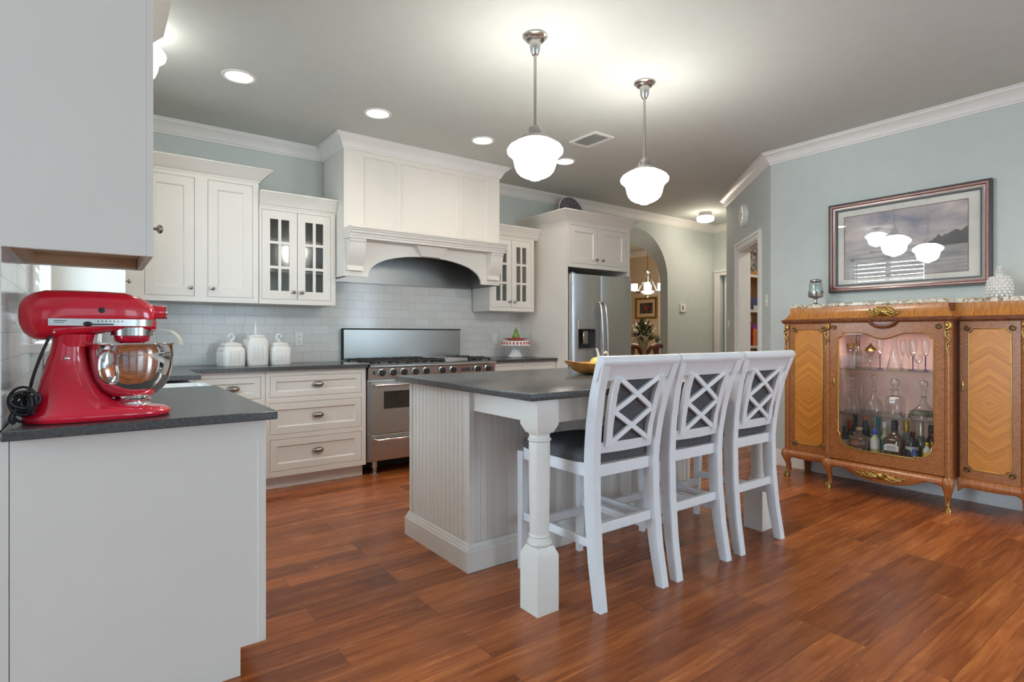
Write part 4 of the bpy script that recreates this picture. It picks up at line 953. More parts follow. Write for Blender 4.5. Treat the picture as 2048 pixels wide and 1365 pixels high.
# ------------------------------------------------------------------ lamps
def lamp(name, kind, loc, power, color, par, size=.06, spot=None, rot=None):
    l = bpy.data.lights.new(name, kind); l.energy = power; l.color = color
    if kind == 'SPOT': l.spot_size = math.radians(spot); l.spot_blend = .7; l.shadow_soft_size = size
    elif kind == 'POINT': l.shadow_soft_size = size
    o = bpy.data.objects.new(name, l); COL.objects.link(o); o.parent = par
    o.location = Vector(loc)-Vector(par.location)
    return o
WARM = (1.0, .84, .68)
def shade_profile(z):   # schoolhouse shade hanging from height z
    return [(.072, z), (.080, z-.006), (.112, z-.022), (.140, z-.040), (.153, z-.060), (.150, z-.076), (.134, z-.090), (.121, z-.104), (.116, z-.124), (.112, z-.146), (.102, z-.172), (.084, z-.192), (.058, z-.206), (.034, z-.213), (.028, z-.220), (.012, z-.225), (0, z-.226)]
def pendant(x, y, label):
    t = thing('pendant_light', label, 'pendant light', (x, y, H), 0, 'schoolhouse pendants over the island'); c = (x, y, 0)
    MB().lathe([(0, H-.0005), (.066, H-.0005), (.067, H-.010), (.056, H-.017), (.050, H-.026), (.032, H-.030), (.032, H-.045), (.026, H-.085), (.016, H-.105), (0, H-.105)], c, 36).build('canopy', 'nickel', t)
    MB().cyl(.0085, 2.275, H-.10, c, 16).build('stem', 'nickel', t)
    b = MB(); b.lathe([(0, 2.300), (.014, 2.300), (.016, 2.290), (.034, 2.288), (.036, 2.282), (.036, 2.246), (.048, 2.240), (.076, 2.234), (.080, 2.226), (.080, 2.208), (.077, 2.206), (0, 2.206)], c, 36)
    for k in range(3): a = k*2.1+.5; b.sphere((x+.085*math.cos(a), y+.085*math.sin(a), 2.216), .007, n=10, k=6)
    b.build('fitter', 'nickel', t)
    MB().lathe(shade_profile(2.224), c, 48).build('glass_shade', 'lamp', t, smooth=60)
    return t
pendant(1.94, 2.40, 'larger looking nearer schoolhouse pendant light over the island')
pendant(2.865, 2.42, 'farther schoolhouse pendant light, nearer the framed picture')
t = thing('schoolhouse_ceiling_light', 'white glass ceiling lamp half hidden behind the near upper cabinet', 'ceiling light', (.17, 3.6, H)); c = (.17, 3.6, 0)
b = MB(); b.lathe([(0, H-.0005), (.075, H-.0005), (.075, H-.012), (.03, H-.025), (.03, H-.05), (.078, H-.062), (.080, H-.080), (0, H-.080)], c, 32); b.build('fitter', 'nickel', t)
MB().lathe(shade_profile(H-.066), c, 48).build('glass_shade', 'sinklamp', t, smooth=60)
CANS = [((.742, 3.89), 'recessed downlight above the sink side, leftmost of the row'), ((1.686, 3.93), 'recessed downlight above the left end of the range'), ((2.627, 3.95), 'recessed downlight above the right part of the range hood'), ((3.567, 3.967), 'recessed downlight partly behind the nearer pendant shade')]
def can(x, y, label, power=5.5):
    t = thing('recessed_downlight', label, 'downlight', (x, y, H), 0, 'recessed downlights'); c = (x, y, 0)
    MB().lathe([(.078, H-.0005), (.102, H-.0005), (.101, H-.006), (.092, H-.009), (.080, H-.006), (.078, H-.0005)], c, 40).build('trim_ring', 'plastic', t)
    MB().lathe([(0, H-.003), (.080, H-.003), (.080, H-.0008), (0, H-.0008)], c, 40).build('lens', 'canlamp', t)
    lamp('downlight', 'SPOT', (x, y, H-.015), power, WARM, t, .07, 150)
for (x, y), lb in CANS: can(x, y, lb)
can(3.75, .22, 'added unseen downlight in front of the display cabinet', 25); can(3.75, -1.35, 'added unseen downlight towards the rear windows', 25)  # both added out of view to brighten the right wall and floor
t = thing('hall_ceiling_light', 'small drum ceiling light in the hallway near the arch', 'ceiling light', (6.55, 4.5, H)); c = (6.55, 4.5, 0)
MB().lathe([(0, H-.0005), (.085, H-.0005), (.085, H-.05), (.08, H-.055), (0, H-.055)], c, 32).build('base', 'nickel', t)
MB().lathe([(.08, H-.055), (.105, H-.062), (.112, H-.085), (.104, H-.112), (.07, H-.128), (0, H-.132)], c, 32).build('glass_shade', 'shade_lit', t, smooth=60)
lamp('hall_bulb', 'POINT', (6.55, 4.5, H-.22), 3.5, WARM, t, .1)
can(7.05, 4.25, 'added unseen downlight in the hallway behind the angled wall', 23)  # added out of view to lift the hall walls
t = thing('smoke_detector', 'small white smoke detector on the hallway ceiling', 'smoke detector', (6.95, 4.72, H))
MB().lathe([(0, H-.0005), (.065, H-.0005), (.065, H-.02), (.055, H-.038), (.02, H-.045), (0, H-.045)], (6.95, 4.72, 0), 28).build('housing', 'plastic', t)
t = thing('ceiling_vent', 'rectangular ceiling air vent between the two pendants', 'vent', (3.34, 3.385, H))
MB().frame([(3.23, 3.23), (3.45, 3.23), (3.45, 3.54), (3.23, 3.54)], [(3.255, 3.255), (3.425, 3.255), (3.425, 3.515), (3.255, 3.515)], 'Z', H-.0005, H-.012).build('frame', 'plastic', t, smooth=0)
MB().box(3.25, 3.43, 3.25, 3.52, H-.003, H-.0006).build('backing', mat('vent_shadow', (.16, .16, .155), .8), t, smooth=0)
for k in range(8):
    MB(ROT((3.275+.0185*k, 3.385, H-.010), 0, 0, -.75)).box(-.008, .008, -.13, .13, -.0007, .0007).build('louvre', 'plastic', t, smooth=0)

# ------------------------------------------------------------------ framed picture
t = thing('framed_picture', 'wide red-brown framed misty lake painting above the wooden display cabinet', 'picture', (XR, 1.65, 1.86))
py0, py1, pz0, pz1 = 1.128, 2.180, 1.498, 2.218
def rect(k, y0=py0, y1=py1, z0=pz0, z1=pz1): return [(y0+k, z0+k), (y1-k, z0+k), (y1-k, z1-k), (y0+k, z1-k)]
b = MB(); b.frame(rect(0), rect(.012), 'X', XR-.002, XR-.036); b.build('outer_edge', mat('dark_frame_edge', (.035, .028, .028), .35), t, smooth=0)
b = MB()
R = [[(XR-x, y, z) for y, z in rect(k)] for k, x in ((.010, .034), (.016, .042), (.028, .040), (.034, .030), (.044, .028))]
b.loft(R, cap=False); b.build('frame', mat('red_brown_frame', (.20, .055, .04), .28, var=.15, scale=20, coat=.3), t, smooth=30)
b = MB(); b.frame(rect(.043), rect(.052), 'X', XR-.002, XR-.029); b.build('fillet', mat('greige_fillet', (.34, .30, .26), .4), t, smooth=0)
b = MB(); b.frame(rect(.051), rect(.064), 'X', XR-.002, XR-.026); b.build('inner_edge', mat('dark_inner_edge', (.05, .055, .06), .4), t, smooth=0)
MB().frame(rect(.06), [(1.262, 1.605), (2.066, 1.605), (2.066, 2.105), (1.262, 2.105)], 'X', XR-.010, XR-.013).build('mat_board', mat('linen_mat', (.90, .88, .81), .8, var=.05, scale=200), t, smooth=0)
MB().frame([(1.258, 1.601), (2.070, 1.601), (2.070, 2.109), (1.258, 2.109)], [(1.263, 1.606), (2.065, 1.606), (2.065, 2.104), (1.263, 2.104)], 'X', XR-.0128, XR-.0135).build('mat_bevel', mat('rust_mat_bevel', (.28, .14, .11), .7), t, smooth=0)
MB().box(XR-.009, XR-.008, 1.25, 2.08, 1.59, 2.12).build('painting', 'painting', t, smooth=0)
MB().box(XR-.0175, XR-.0165, py0+.055, py1-.055, pz0+.055, pz1-.055).build('glass', 'picglass', t, smooth=0)

# ------------------------------------------------------------------ display cabinet (breakfront) on the right wall
t = thing('display_cabinet', 'antique inlaid wood display cabinet with marble top and gilt mounts', 'display cabinet', (4.65, 1.63, 0))
yc, XC, XS, XBk = 1.63, 4.46, 4.56, 4.885
yl0, yl1 = 2.027, 2.385; yr0, yr1 = .875, 1.233
for y0, y1, nm in ((yl0, yl1, 'left'), (yr0, yr1, 'right')):
    MB().box(XS+.018, XBk, y0, y1, .215, 1.272).build('side_body', 'darkwood', t, smooth=0)
b = MB(); b.box(XC+.03, XBk, yr1+.001, yl0-.001, .215, .285); b.box(XC+.03, XBk, yr1+.001, yl0-.001, 1.205, 1.272)
b.box(XC+.03, XBk, yr1+.001, yr1+.03, .285, 1.205); b.box(XC+.03, XBk, yl0-.03, yl0-.001, .285, 1.205); b.build('centre_body', 'darkwood', t, smooth=0)
b = MB(); b.box(XBk-.02, XBk-.002, yr1+.03, yl0-.03, .285, 1.205); b.box(XC+.032, XBk-.02, yr1+.03, yr1+.036, .285, 1.205); b.box(XC+.032, XBk-.02, yl0-.036, yl0-.03, .285, 1.205); b.box(XC+.032, XBk-.02, yr1+.036, yl0-.036, .285, .290)
b.build('lining', 'pink', t, smooth=0)
for z in (.570, .905): MB().box(XC+.05, XBk-.022, yr1+.037, yl0-.037, z-.008, z).build('glass_shelf', 'shelfglass', t, smooth=0)
b = MB(); b.box(XC+.04, XC+.06, 1.40, 1.86, 1.193, 1.204); b.build('fill_strip', 'plastic', t, smooth=0)  # added strip and its light, only to brighten the cabinet interior
l_ = bpy.data.lights.new('cabinet_fill', 'AREA'); l_.shape = 'RECTANGLE'; l_.size = .44; l_.size_y = .015; l_.energy = 2.0; l_.color = (1, .93, .86)
o_ = bpy.data.objects.new('cabinet_fill', l_); COL.objects.link(o_); o_.parent = t; o_.location = Vector((XC+.052, 1.63, 1.190))-Vector(t.location); o_.rotation_euler = (0, 0, PI/2)
def notch(y0, y1, z0, z1, r):
    p = []
    for cy, cz, a in ((y0, z0, 90), (y1, z0, 180), (y1, z1, 270), (y0, z1, 0)):
        p += arc(cy, cz, r, a, a-90, 8)
    return p
def door_panel(y0, y1, ym, name):
    d = MB().box(XS, XS+.018, y0, y1, .222, 1.245, .002).build(name, 'kingwood', t, smooth=0)
    pl = notch(y0+.045, y1-.045, .285, 1.195, .026)
    MB().prism(pl, 'X', XS-.0012, XS+.001).build('panel', chevron_mat('satinwood_chevron', ym), d, smooth=0)
    MB().tube([(XS-.0015, y, z) for y, z in pl], .0035, 6, True).build('stringing', 'goldline', d, smooth=60)
    for y in (y0+.040, y1-.040):
        for z in (.281, 1.199): MB(Matrix.Translation((XS, y, z)) @ Matrix.Rotation(-PI/2, 4, 'Y')).lathe([(0, 0), (.018, 0), (.018, .004), (.012, .008), (.006, .006), (0, .010)], n=14).build('rosette', 'darkgold', d)
    return d
dl = door_panel(2.040, 2.345, 2.1925, 'left_door'); dr = door_panel(.915, 1.220, 1.0675, 'right_door')
def escutcheon(y, z, x, par):
    b = MB(Matrix.Translation((x, y, z)) @ Matrix.Rotation(-PI/2, 4, 'Y'))
    b.sphere((0, 0, 0), .012, (2.6, .75, .35), 12, 8); b.sphere((.026, 0, 0), .007, (1, 1, .5), 10, 6); b.sphere((-.026, 0, 0), .007, (1, 1, .5), 10, 6); b.sphere((0, 0, .003), .005, (1.4, 1, .6), 8, 6)
    b.build('keyhole_plate', 'gold', par, smooth=60)
escutcheon(2.058, .82, XS-.002, dl); escutcheon(1.205, .82, XS-.002, dr)
def ormolu_drop(x, y, z, par, h=.20):
    """gilt scroll hanging down a column"""
    b = MB()
    pts = spline([(x, y+.012, z-.02), (x-.004, y-.012, z-.005), (x-.008, y-.014, z-.035), (x-.006, y+.012, z-.05), (x-.004, y+.010, z-.09), (x-.004, y-.010, z-.115), (x-.003, y+.007, z-.15), (x-.002, y, z-h)], 5)
    n = len(pts); b.tube(pts, [.0085-.0045*i/n for i in range(n)], 8)
    for dy, dz, r in ((0, -.022, .013), (.004, -.065, .009), (-.006, -.105, .009), (.003, -.14, .007), (0, -.175, .006), (.008, -.012, .007)): b.sphere((x-.003, y+dy, z+dz), r, (.7, 1, 1.2), 10, 6)
    b.build('scroll_mount', 'gold', par, smooth=60)
for y, x in ((2.366, XS), (2.006, XC), (1.254, XC), (.894, XS)):
    b = MB(); hw = .019
    b.prism([(x+.03, y-hw), (x+.03, y+hw), (x+.004, y+hw)]+[(x-.006*math.sin(PI*k/8), y+hw-2*hw*k/8) for k in range(9)]+[(x+.004, y-hw)], 'Z', .222, 1.245)
    c = b.build('column', 'kingwood', t, smooth=40)
    ormolu_drop(x-.008, y, 1.238, c)
# centre glazed door
def glass_outline():
    y0, y1, z0, z1 = 1.332, 1.928, .318, 1.168
    p = []
    # bottom, from the near corner to the far one, in plan order of y
    p += [(y0, z0+.115), (y0+.012, z0+.115), (y0+.012, z0+.09)]+arc(y0+.09, z0+.09, .078, 180, 270, 8)+[(y0+.115, z0+.012), (y0+.115, z0)]
    p += [(y1-.115, z0), (y1-.115, z0+.012)]+arc(y1-.09, z0+.09, .078, 270, 360, 8)+[(y1-.012, z0+.115), (y1, z0+.115)]
    p += [(y1, z1-.035)]+arc(y1, z1, .035, 270, 180, 6)[1:]
    for k in range(21):
        u = 1-2*k/20; y = yc+u*.15; p.append((y, z1-.042*(.5+.5*math.cos(PI*min(1, abs(u)*1.0)))))
    p += arc(y0, z1, .035, 0, -90, 6)
    return p
go = glass_outline()
b = MB(); b.frame([(1.275, .232), (1.985, .232), (1.985, 1.245), (1.275, 1.245)], go, 'X', XC, XC+.024); cdoor = b.build('glazed_door', 'kingwood', t, smooth=0)
MB().tube([(XC-.002, y, z) for y, z in go], .0042, 6, True).build('stringing', 'goldline', cdoor, smooth=60)
MB().box(XC+.010, XC+.014, 1.30, 1.96, .30, 1.20).build('glass_pane', glassmat('bevelled_door_glass', (.98, .98, .97), .3, .01, .025), cdoor, smooth=0)
escutcheon(1.957, .80, XC-.002, cdoor)
for y in (1.305, 1.957): MB(Matrix.Translation((XC, y, 1.212)) @ Matrix.Rotation(-PI/2, 4, 'Y')).lathe([(0, 0), (.018, 0), (.018, .004), (.012, .008), (.006, .006), (0, .010)], n=14).build('rosette', 'darkgold', cdoor)
# crest moulding, cove frieze and marble
front = [(XBk, .875), (XS, .875), (XS, yr1), (XC, yr1), (XC, yl0), (XS, yl0), (XS, yl1), (XBk, yl1)]
b = MB(); b.sweep(front, [(-.02, 1.245), (.006, 1.245), (.010, 1.252), (.018, 1.256), (.020, 1.268), (.016, 1.276), (.006, 1.280), (-.02, 1.280)]); b.build('crest_moulding', 'darkwood', t, smooth=30)
# the moulding dips around the centre mount
b = MB()
pts = [(yc+.085*math.cos(a)*1.0, 1.262+.050*math.sin(a)) for a in [PI+PI*k/16 for k in range(17)]]
for rr, x in ((.012, XC-.012), (.007, XC-.020)): b.tube([(x, y, z) for y, z in pts], rr, 8)
b.prism(pts, 'X', XC-.008, XC+.006); b.build('dipped_moulding', 'darkwood', t, smooth=40)
b = MB(); b.sweep(front, [(-.06, 1.280), (.004, 1.280), (-.010, 1.296), (-.024, 1.320), (-.030, 1.345), (-.030, 1.369), (-.06, 1.369)]); b.build('cove_frieze', 'satin', t, smooth=40)
k = .032
b = MB(); b.prism([(XBk, .875+k), (XS+k, .875+k), (XS+k, yr1+k-.004), (XC+k, yr1+k-.004), (XC+k, yl0-k+.004), (XS+k, yl0-k+.004), (XS+k, yl1-k), (XBk, yl1-k)], 'Z', 1.3695, 1.396, bev=.005); b.build('marble_top', 'marble', t, smooth=40)
MB().box(XC+.05, XBk, yr1+.02, yl0-.02, 1.272, 1.369).box(XS+.05, XBk, .93, 2.33, 1.272, 1.369).build('frieze_core', 'darkwood', t, smooth=0)
def ormolu_spray(x, y, z, wd, hh, par, name='gilt_spray'):
    b = MB(); rnd = random.Random(3)
    b.sphere((x, y, z), hh*.42, (.5, 1.25, 1), 16, 10); b.sphere((x-.010, y, z+.002), hh*.22, (.6, 1.2, 1), 12, 8)
    for s in (-1, 1):
        for q, (dz, k) in enumerate(((.30, .55), (0, .98), (-.28, .75), (.12, .8), (-.12, .9))):
            pts = spline([(x-.004, y+s*wd*.12, z+hh*dz*.4), (x-.012, y+s*wd*.45*k, z+hh*(dz*1.2+.12)), (x-.006, y+s*wd*.8*k, z+hh*(dz*.9-.08)), (x-.002, y+s*wd*k, z+hh*(dz*.5+.08))], 4)
            n = len(pts); b.tube(pts, [.0070-.0045*i/n for i in range(n)], 7)
            for p in pts[3::3]: b.sphere((p[0]-.002, p[1], p[2]+rnd.uniform(-.006, .006)), .0075, (.6, 1.2, .8), 8, 6)
    return b.build(name, 'gold', par, smooth=60)
ormolu_spray(XC+.002, yc, 1.318, .105, .085, t); ormolu_spray(XC-.026, yc+.01, .162, .150, .056, t)
# base rails and shaped aprons
def apron(x, y0, y1, ends, mid, name, th=.03):
    n = 24; bot = []
    for i in range(n+1):
        u = -1+2*i/n; a = abs(u); z = ends-.035*max(0, (a-.72)/.28)**1.5 if a > .72 else mid+(ends-mid)*min(1, (a/.72)**2.2); bot.append((y0+(y1-y0)*i/n, z))
    R = [[(x+dx, y, z if j else .222) for y, z in bot] for dx, j in ()]
    b = MB(); rows = []
    for y, z in bot:
        pr = [(x+.035, .224), (x+.004, .224), (x-.010, .216), (x-.018, .200), (x-.020, .185), (x-.014, z+.010), (x-.006, z), (x+.035, z)]
        rows.append([(px, y, max(pz, z) if pz < .22 else pz) for px, pz in pr])
    b.loft(rows); return b.build(name, 'apronwood', t, smooth=40)
apron(XC, 1.262, 1.998, .182, .108, 'centre_apron'); apron(XS, yl0+.005, yl1-.02, .165, .158, 'side_apron'); apron(XS, yr0+.02, yr1-.005, .165, .158, 'side_apron')
for y in (yr0, yl1):
    s = 1 if y > 1.6 else -1
    MB().box(XS+.02, XBk, y-.012 if s > 0 else y-.004, y+.004 if s > 0 else y+.012, .16, .224).build('end_rail', 'apronwood', t, smooth=0)
def cabriole(x, y, dx, dy, mount=True):
    R = []
    for z, o, k in ((.224, -.004, .030), (.205, -.016, .033), (.180, -.020, .033), (.140, -.010, .025), (.100, .004, .018), (.060, .010, .0135), (.025, .002, .0125), (.0, -.010, .014)):
        cx, cy = x+dx*-o*1.0, y+dy*-o
        R.append([(cx+a*k, cy+c*k, z) for a, c in [(math.cos(p)*1.05, math.sin(p)*1.05) for p in [2*PI*i/14 for i in range(14)]]])
    l = MB().loft(R).build('leg', 'apronwood', t, smooth=50)
    b = MB(); cx, cy = x+dx*.006, y+dy*.006
    if mount: b.tube(spline([(x+dx*.02, y+dy*.02, .012), (x+dx*.032, y+dy*.03, .018), (x+dx*.026, y+dy*.026, .040), (x+dx*.014, y+dy*.014, .030), (x+dx*.006, y+dy*.01, .060), (x+dx*.012, y+dy*.012, .105)], 4), .0065, 8)
    b.lathe([(0, .0), (.022, 0), (.023, .010), (.016, .022), (.0165, .034), (0, .036)], (x+dx*.010, y+dy*.010, 0), 16)
    b.build('gilt_foot', 'gold', l, smooth=60)
cabriole(XC+.02, 2.000, -1, .35); cabriole(XC+.02, 1.262, -1, -.35); cabriole(XS+.02, 2.366, -1, .6); cabriole(XS+.02, .892, -1, -.6)
for y in (2.34, .92): MB().loft([[(4.85+a*k, y+c*k, z) for a, c in ((-1, -1), (1, -1), (1, 1), (-1, 1))] for z, k in ((0, .016), (.22, .026))]).build('leg', 'darkwood', t, smooth=0)

# things on the marble
t = thing('apothecary_jar', 'smoky glass jar in a silver stand on the marble top', 'jar', (4.66, 2.185, 1.396)); c = (4.66, 2.185, 1.3965)
MB().lathe([(0, 0), (.038, 0), (.038, .005), (.014, .012), (.009, .022), (.012, .034), (.009, .042), (.018, .052), (.050, .062), (.054, .072), (.055, .108), (.051, .109), (.05, .066), (0, .062)], c, 32).build('silver_stand', mat('tarnished_silver', (.48, .45, .40), .28, 1, var=.4, scale=50, bmp=.5, bscale=70), t, smooth=50)
MB().lathe([(0, .070), (.046, .070), (.049, .085), (.049, .165), (.044, .178), (.036, .186)], c, 32).build('glass_body', 'jarglass', t, smooth=50)
MB().lathe([(.036, .184), (.042, .188), (.042, .198), (.030, .205), (.012, .208), (0, .209)], c, 32).build('lid', mat('pewter_lid', (.34, .31, .28), .35, 1), t, smooth=50)
t = thing('ceramic_pineapple', 'white ceramic pineapple on the right end of the marble top', 'ornament', (4.70, 1.050, 1.396))
cp = (4.70, 1.050, 1.3965)
b = MB(); b.lathe([(0, 0), (.045, 0), (.058, .03), (.062, .065), (.056, .105), (.038, .138), (0, .145)], cp, 32)
for r_ in range(7):
    z = .012+.019*r_; rr = .049+.014*math.sin(PI*min(1, (z+.02)/.15)) if z < .1 else .060-.5*(z-.1)
    for k in range(14):
        a = 2*PI*(k+.5*(r_ % 2))/14; b.sphere((cp[0]+rr*math.cos(a), cp[1]+rr*math.sin(a), cp[2]+z), .0125, (.8, .8, .9), 8, 6)
b.build('fruit', 'cream', t, smooth=60)
b = MB()
for ring, (n, r0, r1, h, z0) in enumerate(((7, .016, .044, .030, .135), (6, .011, .030, .048, .140), (4, .005, .012, .062, .142))):
    for k in range(n):
        a = 2*PI*k/n+ring*.5; ca, sa = math.cos(a), math.sin(a); R = []
        for f, wd in ((0, .008), (.4, .011), (.8, .006), (1, .0012)):
            r = r0+(r1-r0)*f**1.6; z = z0+h*math.sin(f*PI*.5); p = Vector((cp[0]+ca*r, cp[1]+sa*r, cp[2]+z)); s_ = Vector((-sa, ca, 0))*wd; n_ = Vector((ca, sa, .5))*.0025
            R.append([p+s_, p+n_, p-s_, p-n_])
        b.loft(R)
b.build('leaf_crown', 'cream', t, smooth=60)

# bottles, decanters and glasses inside the display cabinet
BZ = .2905
cg = lambda n, col, g=.5: glassmat(n, col, g, .06, .10)
BG = {'navy': mat('navy_bottle_glass', (.018, .025, .05), .1, coat=.5), 'black': mat('black_bottle_glass', (.014, .013, .013), .1, coat=.5), 'brown': mat('brown_spirit', (.09, .045, .025), .12, coat=.5),
      'clear': 'crystal', 'pale': mat('pale_yellow_spirit', (.46, .47, .26), .12, coat=.5), 'blue': mat('blue_bottle_glass', (.03, .07, .22), .1, coat=.5), 'slate': mat('slate_blue_bottle', (.16, .20, .25), .15, coat=.4), 'green': mat('dark_green_bottle', (.02, .045, .03), .1, coat=.5), 'frost': mat('frosted_bottle', (.62, .64, .62), .3)}
def cap_m(n, c, metal=0): return mat(n+'_cap', c, .35, metal)
CAPS = {'black': cap_m('black', (.02, .02, .02)), 'red': cap_m('red', (.42, .04, .03)), 'orange': cap_m('orange', (.62, .18, .04)), 'blue': cap_m('blue', (.03, .09, .40)), 'white': cap_m('white', (.72, .71, .68)), 'gold': cap_m('gold', (.62, .40, .07), .6), 'cork': cap_m('cork', (.40, .24, .12)), 'teal': cap_m('teal', (.02, .22, .32)), 'maroon': cap_m('maroon', (.16, .03, .05)), 'silver': cap_m('silver', (.66, .60, .46), .7)}
LBL = {'cream': mat('cream_paper_label', (.66, .60, .48), .6), 'white': mat('white_paper_label', (.74, .74, .72), .6), 'red': mat('red_paper_label', (.45, .06, .04), .6), 'yellow': mat('yellow_paper_label', (.75, .52, .05), .6), 'dark': mat('dark_paper_label', (.03, .03, .035), .6), 'green': mat('green_paper_label', (.05, .25, .18), .6), 'silver': mat('silver_label', (.45, .46, .47), .4)}
def bottle(label, x, y, r, top, bm, cap, lab=None, sh=.55, nk=.32, capf=.2, sq=0, ry=None, z0=BZ, lz=(.12, .45)):
    h = top-z0; t = thing('bottle', label, 'bottle', (x, y, z0), 0, 'bottles on the cabinet floor'); rn = r*nk; hs = h*sh; c = (x, y, z0)
    m_ = Matrix.Diagonal((1, (ry or r)/r, 1, 1)); hc = h*(1-capf)
    b = MB(); b.lathe([(0, 0), (r*.9, 0), (r, .006), (r, hs), (r*.92, hs+h*.04), (r*.62, hs+h*.10), (rn*1.1, hs+h*.18), (rn, hs+h*.24), (rn, hc), (0, hc)], c, 24, m_, sq=sq); b.build('glass', BG[bm], t, smooth=50)
    b = MB(); b.lathe([(0, hc-.004), (rn*1.18, hc-.004), (rn*1.22, hc), (rn*1.22, h-.003), (rn*1.05, h), (0, h)], c, 18, m_); b.build('cap', CAPS[cap], t, smooth=50)
    if lab:
        b = MB(); b.lathe([(r*1.012, h*lz[0]), (r*1.012, h*lz[1])], c, 24, m_, sq=sq); b.build('label', LBL[lab], t, smooth=50)
    return t
bottle('navy bottle with a cream label, leftmost on the cabinet floor', 4.62, 1.952, .030, .457, 'navy', 'black', 'cream', .55, .4, .1, lz=(.05, .42))
bottle('dark bottle with red and black neck beside the leftmost bottle', 4.70, 1.948, .0265, .497, 'black', 'red', 'white', .45, .55, .28)
bottle('tall black wine bottle behind the dark emblem flask', 4.78, 1.94, .032, .543, 'black', 'black', 'cream', .52, .4, .28)
t = bottle('square dark flask with a copper oval emblem and cork', 4.565, 1.824, .060, .470, 'brown', 'cork', None, .56, .28, .10, sq=7, ry=.058)
xo = 4.565-.0605
MB(Matrix.Translation((xo, 1.826, .362)) @ Matrix.Rotation(-PI/2, 4, 'Y')).lathe([(0, .0015), (.026, .0015), (.026, 0)], n=28, m=Matrix.Diagonal((.72, 1.3, 1, 1))).build('oval_emblem', mat('copper_emblem', (.55, .25, .16), .35, .6), t, smooth=0)
b = MB(); X = xo-.0018
b.tube([(X, 1.826+.029*math.cos(a), .362+.0155*math.sin(a)) for a in [2*PI*i/28 for i in range(28)]], .0012, 5, True)
for pts in ([(.018, -.006), (.018, .008)], [(.010, -.006), (.010, .008), (.004, .009), (.002, .004), (.004, .001), (.010, .001), (.003, -.007)], [(-.004, -.006), (-.001, .005), (-.008, .009), (-.012, .004), (-.010, -.005), (-.004, -.006)], [(-.016, -.006), (-.019, .008)]): b.tube([(X, 1.826+u, .362+v) for u, v in pts], .0013, 5)
b.build('emblem_lettering', 'black', t, smooth=0)
b = MB()
for k in range(9): b.box(X-.0004, X+.0014, 1.826+.036-.009*k-.006, 1.826+.036-.009*k, .318, .326)
b.build('lettering', LBL['silver'], t, smooth=0)
bottle('tall navy bottle with an orange cap behind the emblem flask', 4.72, 1.845, .032, .545, 'navy', 'orange', None, .6, .45, .12)
bottle('pale yellow bottle with a bright blue cap and white label', 4.60, 1.735, .031, .467, 'pale', 'blue', 'white', .55, .5, .2, lz=(.2, .6))
bottle('slim teal-necked bottle at the back of the cabinet floor', 4.80, 1.786, .028, .540, 'slate', 'teal', None, .4, .4, .3)
bottle('clear bottle with a white cap and green label', 4.655, 1.690, .028, .517, 'pale', 'white', 'green', .5, .48, .16)
bottle('clear bottle with long white neck behind the white label flask', 4.745, 1.712, .027, .492, 'frost', 'white', 'cream', .45, .42, .3)
t = bottle('broad whiskey flask with black cap and white label', 4.585, 1.603, .060, .548, 'brown', 'black', None, .46, .26, .28, sq=5, ry=.060)
b = MB(); xo = 4.585-.0607; b.prism([(1.603-.046, .336), (1.603+.046, .336), (1.603+.046, .372), (1.603+.03, .383), (1.603, .387), (1.603-.03, .383), (1.603-.046, .372)], 'X', xo-.0008, xo+.001); l = b.build('label', LBL['white'], t, smooth=0)
b = MB()
for z, w_ in ((.368, .026), (.358, .034), (.346, .030)): b.box(xo-.0014, xo-.0008, 1.603-w_, 1.603+w_, z-.0022, z+.0022)
b.build('print', 'grey_mark', l, smooth=0)
bottle('small clear bottle with a red cap behind the white label flask', 4.73, 1.640, .025, .520, 'frost', 'red', None, .5, .4, .12)
bottle('bottle with gold foil neck and slate blue body', 4.71, 1.571, .033, .540, 'slate', 'gold', 'silver', .48, .45, .34)
bottle('dark bottle with maroon cap at the back right of the cabinet floor', 4.78, 1.556, .030, .452, 'black', 'maroon', None, .6, .42, .2)
bottle('blue and black bottle in front of the champagne bottles', 4.575, 1.493, .039, .442, 'navy', 'black', 'silver', .55, .3, .16, lz=(.45, .6))
bottle('short bright blue bottle in the front right of the cabinet floor', 4.52, 1.462, .021, .372, 'blue', 'blue', 'dark', .6, .45, .2)
bottle('dark champagne bottle with pale gold foil', 4.66, 1.466, .034, .558, 'green', 'silver', None, .42, .42, .40)
bottle('small clear bottle with yellow labels near the right edge', 4.575, 1.404, .024, .420, 'frost', 'gold', 'yellow', .6, .45, .16, lz=(.25, .5))
bottle('black-capped bottle in the back right corner of the cabinet', 4.77, 1.440, .028, .516, 'black', 'black', None, .55, .5, .25)
bottle('bottle with red and yellow top at the right edge of the glass', 4.65, 1.380, .024, .475, 'navy', 'red', 'yellow', .5, .6, .2, lz=(.55, .7))
SZ1, SZ2 = .5705, .9055
def decanter(label, x, y, prof, z, stop, sq=0, name='decanter', cat='decanter'):
    t = thing(name, label, cat, (x, y, z), 0, 'cut glass decanters on the middle shelf')
    MB().lathe(prof, (x, y, z), 24, sq=sq).build('body', 'crystal', t, smooth=50)
    if stop:
        zt = prof[-1][1]; r = stop
        MB().lathe([(0, zt-.004), (r*.5, zt), (r*.45, zt+r*.4), (r*.8, zt+r*.9), (r, zt+r*1.5), (r*.7, zt+r*2.1), (0, zt+r*2.3)], (x, y, z), 16).build('stopper', 'crystal', t, smooth=50)
    return t
decanter('wide-based ship decanter, leftmost on the middle shelf', 4.62, 1.908, [(0, 0), (.062, 0), (.066, .012), (.055, .06), (.040, .12), (.022, .155), (.016, .175), (.020, .185), (.014, .19), (.016, .22)], SZ1, .026)
